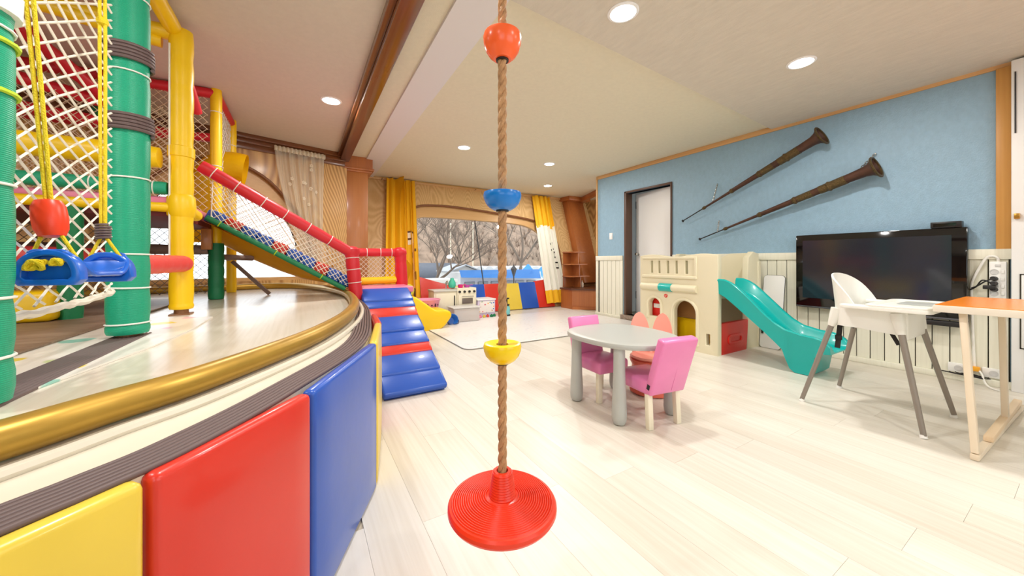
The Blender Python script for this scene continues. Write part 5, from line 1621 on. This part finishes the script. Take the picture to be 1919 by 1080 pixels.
# curtains
M['curt_y'] = mat('yellow_curtain', (240, 182, 12), 0.7, bump=0.1, bscale=60)
M['curt_w'] = mat('white_curtain', (238, 236, 222), 0.7, bump=0.1, bscale=60)
def cloth(x0t, x1t, x0b, x1b, zt, zb, folds, amp, off, z_a=None, z_b=None, seed=0, name=None):
    """pleated sheet along the leaning wall between heights z_a..z_b of the whole drop zt..zb"""
    rnd = random.Random(seed)
    ph_ = [rnd.uniform(0, 6) for _ in range(4)]
    z_a = zt if z_a is None else z_a; z_b = zb if z_b is None else z_b
    def f(u, v):
        z = z_a + (z_b - z_a) * v
        k = (zt - z) / (zt - zb)
        x = (x0t + (x0b - x0t) * k) * (1 - u) + (x1t + (x1b - x1t) * k) * u
        w = math.sin(u * folds * 2 * PI + ph_[0]) + 0.45 * math.sin(u * folds * 3.7 * PI + ph_[1] + k * 1.2)
        return LW(x + 0.012 * math.sin(u * folds * 4 * PI + ph_[2]), z, off + amp * w)
    b = B(); grid(b, f, int(folds * 12), 14, 0.004)
    return b, f
ct = thing('yellow_curtain', 'mustard yellow curtain with a printed brown and white patch beside the wooden post', 'curtain', (1.5, 6.3, 0.1))
b, fL = cloth(1.30, 1.80, 1.12, 1.70, 2.43, 0.10, 5.0, 0.035, 0.11, seed=3)
part('cloth', b, M['curt_y'], ct, angle=80)
# printed patch: white and brown shapes on the cloth (plain stand-in)
def on_cloth(f, loop, m, parent, name, lift=0.006):
    b = B()
    vv = []
    for u, v in loop:
        q = f(u, v); vv.append(b.verts.new(q + MLW.to_3x3() @ Vector((0, 0, lift))))
    cen = sum(loop_u for loop_u, _ in loop) / len(loop), sum(lv for _, lv in loop) / len(loop)
    c = b.verts.new(f(*cen) + MLW.to_3x3() @ Vector((0, 0, lift)))
    for i in range(len(vv)):
        b.faces.new((vv[i], vv[(i + 1) % len(vv)], c))
    part(name, b, m, parent, smooth=False)
p_w = mat('print_white', (240, 226, 206), 0.7); p_b = mat('print_brown', (96, 60, 36), 0.7); p_o = mat('print_tan', (222, 168, 104), 0.7)
def strip_on(f, u0, u1, v0, v1, m, parent, name, lift=0.008):
    b = B()
    def g_(u, v):
        return f(u0 + (u1 - u0) * u, v0 + (v1 - v0) * v) + MLW.to_3x3() @ Vector((0, 0, lift))
    grid(b, g_, max(4, int(60 * abs(u1 - u0))), 6)
    part(name, b, m, parent, angle=80)
strip_on(fL, 0.70, 0.90, 0.42, 0.52, p_w, ct, 'print_patch', 0.007)
strip_on(fL, 0.80, 0.93, 0.50, 0.98, p_o, ct, 'print_patch', 0.007)
for (u0, u1, v0, v1) in ((0.70, 0.90, 0.415, 0.428), (0.72, 0.80, 0.47, 0.485), (0.90, 0.93, 0.40, 0.50), (0.82, 0.86, 0.58, 0.62), (0.90, 0.96, 0.55, 0.57), (0.82, 0.86, 0.66, 0.71), (0.88, 0.95, 0.72, 0.78), (0.84, 0.9, 0.84, 0.9)):
    strip_on(fL, u0, u1, v0, v1, p_b, ct, 'print_mark', 0.010)
cr = thing('white_yellow_curtain', 'white curtain with yellow top and hem at the alcove end of the window', 'curtain', (4.7, 6.3, 0.05))
args = (4.50, 4.95, 4.36, 4.86, 2.42, 0.06, 3.5, 0.030, 0.11)
b, fR = cloth(*args, z_a=2.42, z_b=1.72, seed=5); part('yellow_top', b, M['curt_y'], cr, angle=80)
b, _ = cloth(*args, z_a=1.72, z_b=0.32, seed=5); part('white_body', b, M['curt_w'], cr, angle=80)
b, _ = cloth(*args, z_a=0.32, z_b=0.06, seed=5); part('yellow_hem', b, M['curt_y'], cr, angle=80)
b, fF = cloth(*args, seed=5); b.free()
for (u0, u1, va, vb) in ((0.30, 0.36, 0.22, 0.34), (0.55, 0.60, 0.24, 0.30)):
    strip_on(fF, u0, u1, va, vb, M['curt_w'], cr, 'print_point', 0.006)
for (u0, u1, va, vb) in ((0.02, 0.16, 0.28, 0.315), (0.70, 0.95, 0.29, 0.33)):
    strip_on(fF, u0, u1, va, vb, M['curt_y'], cr, 'print_point', 0.006)
# lettering running down the cloth
ink = mat('black_print', (26, 24, 22), 0.7)
for (u0, u1, va, vb) in ((0.62, 0.70, 0.455, 0.475), (0.66, 0.69, 0.470, 0.520), (0.62, 0.72, 0.515, 0.530), (0.64, 0.74, 0.545, 0.560), (0.67, 0.70, 0.555, 0.595), (0.64, 0.74, 0.592, 0.606),
                        (0.66, 0.82, 0.640, 0.652), (0.66, 0.695, 0.640, 0.700), (0.785, 0.82, 0.640, 0.700), (0.66, 0.82, 0.690, 0.702)):
    strip_on(fF, u0, u1, va, vb, ink, cr, 'printed_letter', 0.010)
strip_on(fF, 0.80, 0.88, 0.86, 0.90, M['curt_y'], cr, 'print_point', 0.008)
b = B(); cyl(b, LW(1.22, 2.435, 0.10), LW(5.0, 2.435, 0.10), 0.010, seg=10)
rod = solo('curtain_rod', b, mat('rod_brass', (190, 150, 90), 0.35, 0.6), 'thin brass curtain rod above the wide window', 'curtain rod')
b = B()
for x in (1.24, 3.1, 4.98):
    cyl(b, LW(x, 2.435, 0.10), LW(x, 2.445, 0.0), 0.008, seg=8)
part('bracket', b, M['stub'], rod)
# lace curtain
lc = thing('lace_curtain', 'sheer cream lace curtain gathered at the edge of the arched window', 'curtain', (-0.05, 5.4, 0.9))
lace_m = see_through('sheer_lace', (244, 236, 214), 0.42); lace_h = see_through('lace_heading', (240, 230, 206), 0.8)
def lace(u, v):
    z = 2.36 - 1.55 * v
    a0 = -0.84 + 0.40 * v ** 1.5; a1 = -0.27 - 0.02 * v
    a = a0 + (a1 - a0) * u
    return WL(a, z, 0.075 + 0.022 * math.sin(u * 9 * PI + v * 0.8) + 0.008 * math.sin(u * 23 * PI + 1))
b = B(); grid(b, lace, 90, 16); part('sheer', b, lace_m, lc, angle=80)
b = B()
def head(u, v):
    return WL(-0.845 + 0.585 * u, 2.405 - 0.06 * v, 0.085 + 0.016 * math.sin(u * 26 * PI) + 0.012 * math.sin(v * PI))
grid(b, head, 120, 5, 0.003); part('heading', b, lace_h, lc, angle=80)
for k in range(10):
    b = B()
    u = random.uniform(0.1, 0.9); v = random.uniform(0.08, 0.7)
    for j in range(5):
        q = lace(u + 0.02 * math.cos(j * 1.256), v + 0.010 * math.sin(j * 1.256))
        lathe(b, [(0.001, 0), (0.010, 0.001), (0.001, 0.002)], 8, Matrix.Translation(q + Vector((0.004, -0.014, 0))) @ Matrix.Rotation(PI / 2, 4, 'X'))
    part('embroidered_flower', b, lace_h, lc)

# alcove bench and stepped shelves
bn = thing('wooden_bench_box', 'reddish wooden box bench in the alcove under the stepped shelves', 'bench', (5.2, 5.7, 0))
b = B(); ribbon_prism(b, [(4.64, 5.44), (5.25, 4.86), (6.5, 4.86), (6.2, 5.90), (5.0, 5.90), (4.63, 5.78)], 0.0, 0.385)
part('box_body', b, M['red_wood'], bn, smooth=False)
b = B(); ribbon_prism(b, [(4.61, 5.43), (5.24, 4.83), (6.5, 4.83), (6.22, 5.92), (5.0, 5.92), (4.60, 5.79)], 0.385, 0.415)
part('bench_top', b, mat('dark_bench_top', (92, 52, 30), 0.35), bn, smooth=False)
b = B(); ribbon_prism(b, [(4.625, 5.42), (5.245, 4.84), (5.3, 4.84), (4.70, 5.46)], 0.0, 0.05); part('kick_board', b, M['red_wood'], bn, smooth=False)
def shelf_unit(x0, x1s, y0, y1, lab):
    t = thing('stepped_shelf', lab, 'shelf', (x0, y0, 0.415), 0, 'stepped wooden shelves in the alcove')
    zs = (0.645, 0.895, 1.15)
    prev = 0.415
    for z, x1 in zip(zs, x1s):
        b = B(); bx(b, x0 - 0.01, x1, y0 - 0.02, y1, z - 0.012, z + 0.012, 0.003); part('shelf_board', b, M['red_wood'], t)
        b = B(); bx(b, x0 + (x1 - x0) * 0.52, x0 + (x1 - x0) * 0.52 + 0.02, y0, y1, prev, z - 0.012); part('divider', b, M['red_wood'], t, smooth=False)
        b = B(); bx(b, x0, x1 - 0.02, y1 - 0.015, y1, prev, z - 0.012); part('back_board', b, M['red_wood'], t, smooth=False)
        prev = z + 0.012
    return t
shelf_unit(4.74, (5.24, 5.18, 5.12), 5.60, 5.86, 'stepped wooden shelf unit before the leaning post')
shelf_unit(5.62, (6.1, 6.1, 6.1), 5.30, 5.55, 'stepped wooden shelf unit half hidden behind the blue wall end')
b = B(); lathe(b, [(0.001, 0), (0.03, 0), (0.034, 0.02), (0.034, 0.08), (0.02, 0.10), (0.012, 0.12), (0.012, 0.14), (0.001, 0.14)], 16, Matrix.Translation((5.10, 5.66, 0.416)))
jr = solo('small_jar', b, mat('pale_jar', (220, 200, 176), 0.3), 'small pale bottle on the lowest alcove shelf', 'bottle')
b = B(); lathe(b, [(0.0, 0), (0.06, 0), (0.075, 0.012), (0.06, 0.03), (0.001, 0.034)], 20, Matrix.Translation((5.80, 5.285, 0.75)) @ Matrix.Rotation(PI / 2, 4, 'X'))
cl = solo('round_clock', b, mat('pale_clock', (226, 206, 180), 0.4), 'small pale round clock leaning on the half hidden shelf', 'clock')

# floor mat
mt = thing('foam_play_mat', 'large pale patterned foam mat lying on the floor before the window', 'floor mat', (3.0, 4.5, 0))
lp = rrect(1.51, 4.50, 3.50, 5.40, 0.10)
b = B(); plate(b, lp, [], 0.012, Matrix.Translation((0, 0, 0.0075)), 0.003)
part('mat_body', b, spots('mat_print', (236, 232, 228), [(206, 200, 204), (222, 206, 190), (196, 206, 214), (228, 200, 200)], 16, 0.35, 0.36, (0.6, 1.6, 1), 0.8), mt)
b = B(); tube(b, [(p[0], p[1], 0.007) for p in lp], 0.0065, 6, closed=True)
part('mat_edge', b, mat('grey_mat_edge', (150, 148, 140), 0.6), mt)

# toy kitchen
tk = thing('toy_kitchen', 'cream toy kitchen with black stove knobs and oven door under the window', 'toy kitchen', (2.15, 5.6, 0))
M['cream'] = mat('cream_toy_paint', (234, 226, 200), 0.4)
b = B(); bx(b, 1.80, 2.185, 5.45, 5.74, 0.0, 0.47, 0.006); part('sink_cabinet', b, M['cream'], tk)
b = B(); bx(b, 1.79, 2.19, 5.43, 5.75, 0.47, 0.495, 0.004); part('worktop', b, mat('grey_worktop', (206, 204, 194), 0.4), tk)
b = B(); bx(b, 2.195, 2.54, 5.45, 5.74, 0.0, 0.515, 0.006); st_ = part('stove', b, M['cream'], tk)
for k in range(4):
    b = B(); cyl(b, (2.235 + k * 0.088, 5.452, 0.455), (2.235 + k * 0.088, 5.425, 0.455), 0.021, 0.018, 16); part('knob', b, M['black'], st_)
b = B(); bx(b, 2.215, 2.52, 5.435, 5.452, 0.12, 0.405, 0.004); od = part('oven_door', b, M['cream'], tk)
b = B(); bx(b, 2.275, 2.465, 5.428, 5.436, 0.255, 0.345, 0.002); part('oven_glass', b, mat('oven_glass', (112, 100, 92), 0.2), od)
b = B(); cyl(b, (2.265, 5.418, 0.375), (2.475, 5.418, 0.375), 0.007, seg=8); part('door_handle', b, M['chrome'], od)
b = B(); bx(b, 1.83, 2.16, 5.437, 5.452, 0.04, 0.44, 0.004); cd = part('cabinet_door', b, M['cream'], tk)
b = B(); bx(b, 2.135, 2.15, 5.425, 5.438, 0.20, 0.40, 0.003); part('door_handle', b, M['black'], cd)
b = B(); tube(b, catmull([(2.08, 5.66, 0.495), (2.08, 5.66, 0.60), (2.08, 5.62, 0.63), (2.08, 5.58, 0.60)], 5), 0.009, 8); part('tap', b, M['chrome'], tk)
# things on the kitchen
def pot(x, y, z, m, label, r=0.045, h=0.05):
    t = thing('toy_pot', label, 'toy', (x, y, z), 0, 'toys on the toy kitchen')
    b = B(); lathe(b, [(0.001, 0), (r * 0.85, 0), (r, h * 0.3), (r, h), (r * 0.9, h), (r * 0.85, h * 0.3), (0.001, h * 0.25)], 20); part('pot_body', b, m, t, local=True)
    b = B(); tube(b, [(r * 0.95, 0, h * 0.8), (r * 1.6, 0, h * 0.95), (r * 2.2, 0, h)], 0.006, 6); part('handle', b, m, t, local=True)
pot(2.28, 5.52, 0.516, mat('magenta_toy', (216, 30, 120), 0.35), 'magenta toy pot on the toy stove', 0.042, 0.055)
pot(2.42, 5.58, 0.516, mat('violet_toy', (186, 70, 170), 0.35), 'violet toy pot on the toy stove beside the magenta one', 0.05, 0.04)
b = B(); lathe(b, [(0.001, 0), (0.05, 0), (0.065, 0.03), (0.06, 0.09), (0.035, 0.13), (0.03, 0.16), (0.001, 0.165)], 20, Matrix.Translation((2.17, 5.62, 0.516)))
solo('toy_jug', b, mat('sea_green_toy', (70, 190, 160), 0.35), 'sea green toy jug standing at the back of the toy kitchen', 'toy')
# clear storage box
cb = thing('clear_storage_box', 'translucent plastic storage box on the mat before the toy kitchen', 'storage box', (2.22, 5.26, 0))
cm = see_through('cloudy_plastic', (226, 218, 212), 0.72, 0.3)
b = B(); bx(b, 2.0, 2.44, 5.10, 5.37, 0.015, 0.225, 0.02, 3); part('box_body', b, cm, cb)
b = B(); bx(b, 1.985, 2.455, 5.085, 5.385, 0.225, 0.245, 0.008); part('lid', b, see_through('cloudy_lid', (238, 236, 230), 0.8, 0.3), cb)
for k in range(10):
    b = B(); c = (random.uniform(2.06, 2.38), random.uniform(5.15, 5.32), random.uniform(0.045, 0.16)); s = random.uniform(0.02, 0.035)
    box(b, c, (s * 1.6, s, s), Matrix.Rotation(random.uniform(0, 3), 3, 'Z'), 0.004)
    part('toy_inside', b, M[random.choice(['v_red', 'v_blue', 'v_pink', 'salmon'])], cb)
# printed toy box
pb = thing('printed_toy_box', 'white toy box with colourful printed labels beside the toy stove', 'toy box', (2.72, 5.52, 0))
b = B(); bx(b, 2.555, 2.89, 5.42, 5.72, 0.002, 0.29, 0.012, 3); part('box_body', b, mat('lilac_tub', (214, 200, 226), 0.4), pb)
b = B(); bx(b, 2.545, 2.90, 5.41, 5.73, 0.29, 0.315, 0.008); part('lid', b, M['w_pl'], pb)
b = B(); bx(b, 2.585, 2.865, 5.413, 5.421, 0.08, 0.275); part('label_sheet', b, spots('label_print', (240, 232, 226), [(206, 60, 90), (70, 110, 190), (240, 180, 60), (110, 170, 90), (160, 70, 160)], 26, 0.4, 0.44), pb, smooth=False)
for k, (x, y, m) in enumerate(((2.56, 5.34, 'v_pink'), (2.63, 5.33, 'v_yellow'), (2.70, 5.34, 'v_red'), (2.77, 5.33, 'g_pad'), (2.83, 5.35, 'g_pad'), (2.52, 5.31, 'v_pink'))):
    nm = ['pink', 'yellow', 'red', 'green', 'dark green', 'pale pink'][k]
    b = B(); box(b, (x, y, 0.033), (0.05, 0.04, 0.036), Matrix.Rotation(k * 0.7, 3, 'Z'), 0.008); cyl(b, (x, y, 0.05), (x, y, 0.062), 0.012, seg=10)
    solo('toy_block', b, M[m], 'small %s toy block lying before the printed toy box' % nm, 'toy block', 'small toys before the printed box')
# blue ball-like toy
t = thing('blue_toy_bucket', 'small blue toy bucket lying beside the yellow toy car', 'toy', (1.94, 5.04, 0.014))
b = B(); lathe(b, [(0.001, 0), (0.055, 0), (0.085, 0.06), (0.09, 0.10), (0.082, 0.10), (0.05, 0.012), (0.001, 0.012)], 24, Matrix.Translation((0, 0, 0.055)) @ Matrix.Rotation(math.radians(70), 4, 'X') @ Matrix.Translation((0, 0, -0.05))); part('bucket_body', b, mat('toy_blue', (52, 118, 200), 0.4), t, local=True)
b = B(); tube(b, [(-0.09, -0.05, 0.06), (-0.07, -0.10, 0.02), (0, -0.12, 0.012), (0.07, -0.10, 0.02), (0.09, -0.05, 0.06)], 0.006, 6); part('handle', b, mat('toy_navy', (20, 40, 90), 0.4), t, local=True)
# yellow ride-on (seen from its side)
yc = thing('yellow_ride_on_toy', 'yellow plastic tub shaped ride on toy beside the soft stairs', 'ride on toy', (1.40, 4.86, 0))
b = B()
prof_ = catmull([(1.18, 0.44, 0), (1.30, 0.44, 0), (1.42, 0.36, 0), (1.58, 0.25, 0), (1.72, 0.24, 0), (1.80, 0.20, 0), (1.76, 0.13, 0), (1.68, 0.05, 0), (1.56, 0.015, 0), (1.30, 0.015, 0), (1.14, 0.06, 0), (1.12, 0.25, 0)], 5, closed=True)
plate(b, [(p.x, p.y) for p in prof_], [], 0.34, XZ(4.93), 0.04)
part('tub_body', b, M['yel_pl'], yc)
b = B(); plate(b, rrect(1.50, 1.74, 0.238, 0.262, 0.010), [], 0.30, XZ(4.93), 0.006); part('rim', b, mat('pale_yellow_rim', (250, 224, 90), 0.35), yc)
# pink basket
pk = thing('pink_basket', 'pink plastic basket with dark cut outs behind the yellow ride on toy', 'basket', (1.60, 5.28, 0))
b = B(); lathe(b, [(0.10, 0.0), (0.13, 0.0), (0.20, 0.36), (0.215, 0.38), (0.205, 0.385), (0.19, 0.36), (0.12, 0.012), (0.10, 0.012), (0.001, 0.012)], 28, Matrix.Translation((1.60, 5.28, 0.0)) @ Matrix.Diagonal((1.15, 0.85, 1, 1)))
part('basket_body', b, mat('pink_basket_plastic', (240, 160, 190), 0.45), pk)
b = B()
for k in range(7):
    a = -2.5 + k * 0.3
    rr = 0.187
    q = Vector((1.60 + rr * 1.16 * math.cos(a), 5.28 + rr * 0.86 * math.sin(a), 0.30))
    lathe(b, [(0.001, 0), (0.014, 0.002), (0.017, 0.008), (0.001, 0.012)], 10, Matrix.Translation(q) @ Matrix.Rotation(a, 4, 'Z') @ Matrix.Rotation(PI / 2, 4, 'Y') @ Matrix.Diagonal((1.7 if k % 2 else 0.8, 0.8, 1, 1)))
part('cut_out', b, mat('dark_cut_out', (70, 26, 44), 0.7), pk)
# coloured ring toy on the landing side
rt = thing('ring_toy', 'yellow green ring shaped toy standing behind the soft stairs', 'toy', (1.42, 5.56, 0.393))
b = B(); tube(b, [(1.42 + 0.075 * math.cos(a * PI / 10), 5.56, 0.50 + 0.085 * math.sin(a * PI / 10)) for a in range(20)], 0.024, 10, closed=True); part('ring', b, mat('lime_toy', (214, 206, 60), 0.4), rt)
b = B(); lathe(b, [(0.001, -0.02), (0.045, -0.02), (0.05, 0), (0.045, 0.02), (0.001, 0.02)], 16, Matrix.Translation((1.42, 5.56, 0.50)) @ Matrix.Rotation(PI / 2, 4, 'X')); part('centre', b, M['r_pad'], rt)
b = B(); bx(b, 1.25, 1.58, 5.49, 5.66, 0, 0.392, 0.01); solo('toy_chest', b, M['post_wood'], 'brown toy chest hidden behind the soft stairs carrying the ring toy', 'chest')
# flask shaped toy right of the rope
fl = thing('toy_robot_flask', 'small teal and black upright toy standing before the yellow pad', 'toy', (3.06, 5.32, 0.014))
b = B(); lathe(b, [(0.001, 0.02), (0.05, 0.02), (0.06, 0.05), (0.058, 0.14), (0.045, 0.17), (0.001, 0.175)], 20); part('body', b, mat('pale_teal_toy', (120, 196, 196), 0.4), fl, local=True)
b = B(); lathe(b, [(0.001, 0.0), (0.065, 0.0), (0.065, 0.02), (0.001, 0.02)], 20); lathe(b, [(0.001, 0.18), (0.05, 0.18), (0.05, 0.20), (0.015, 0.20), (0.015, 0.29), (0.045, 0.29), (0.045, 0.31), (0.001, 0.31)], 20); part('cap', b, M['black'], fl, local=True)
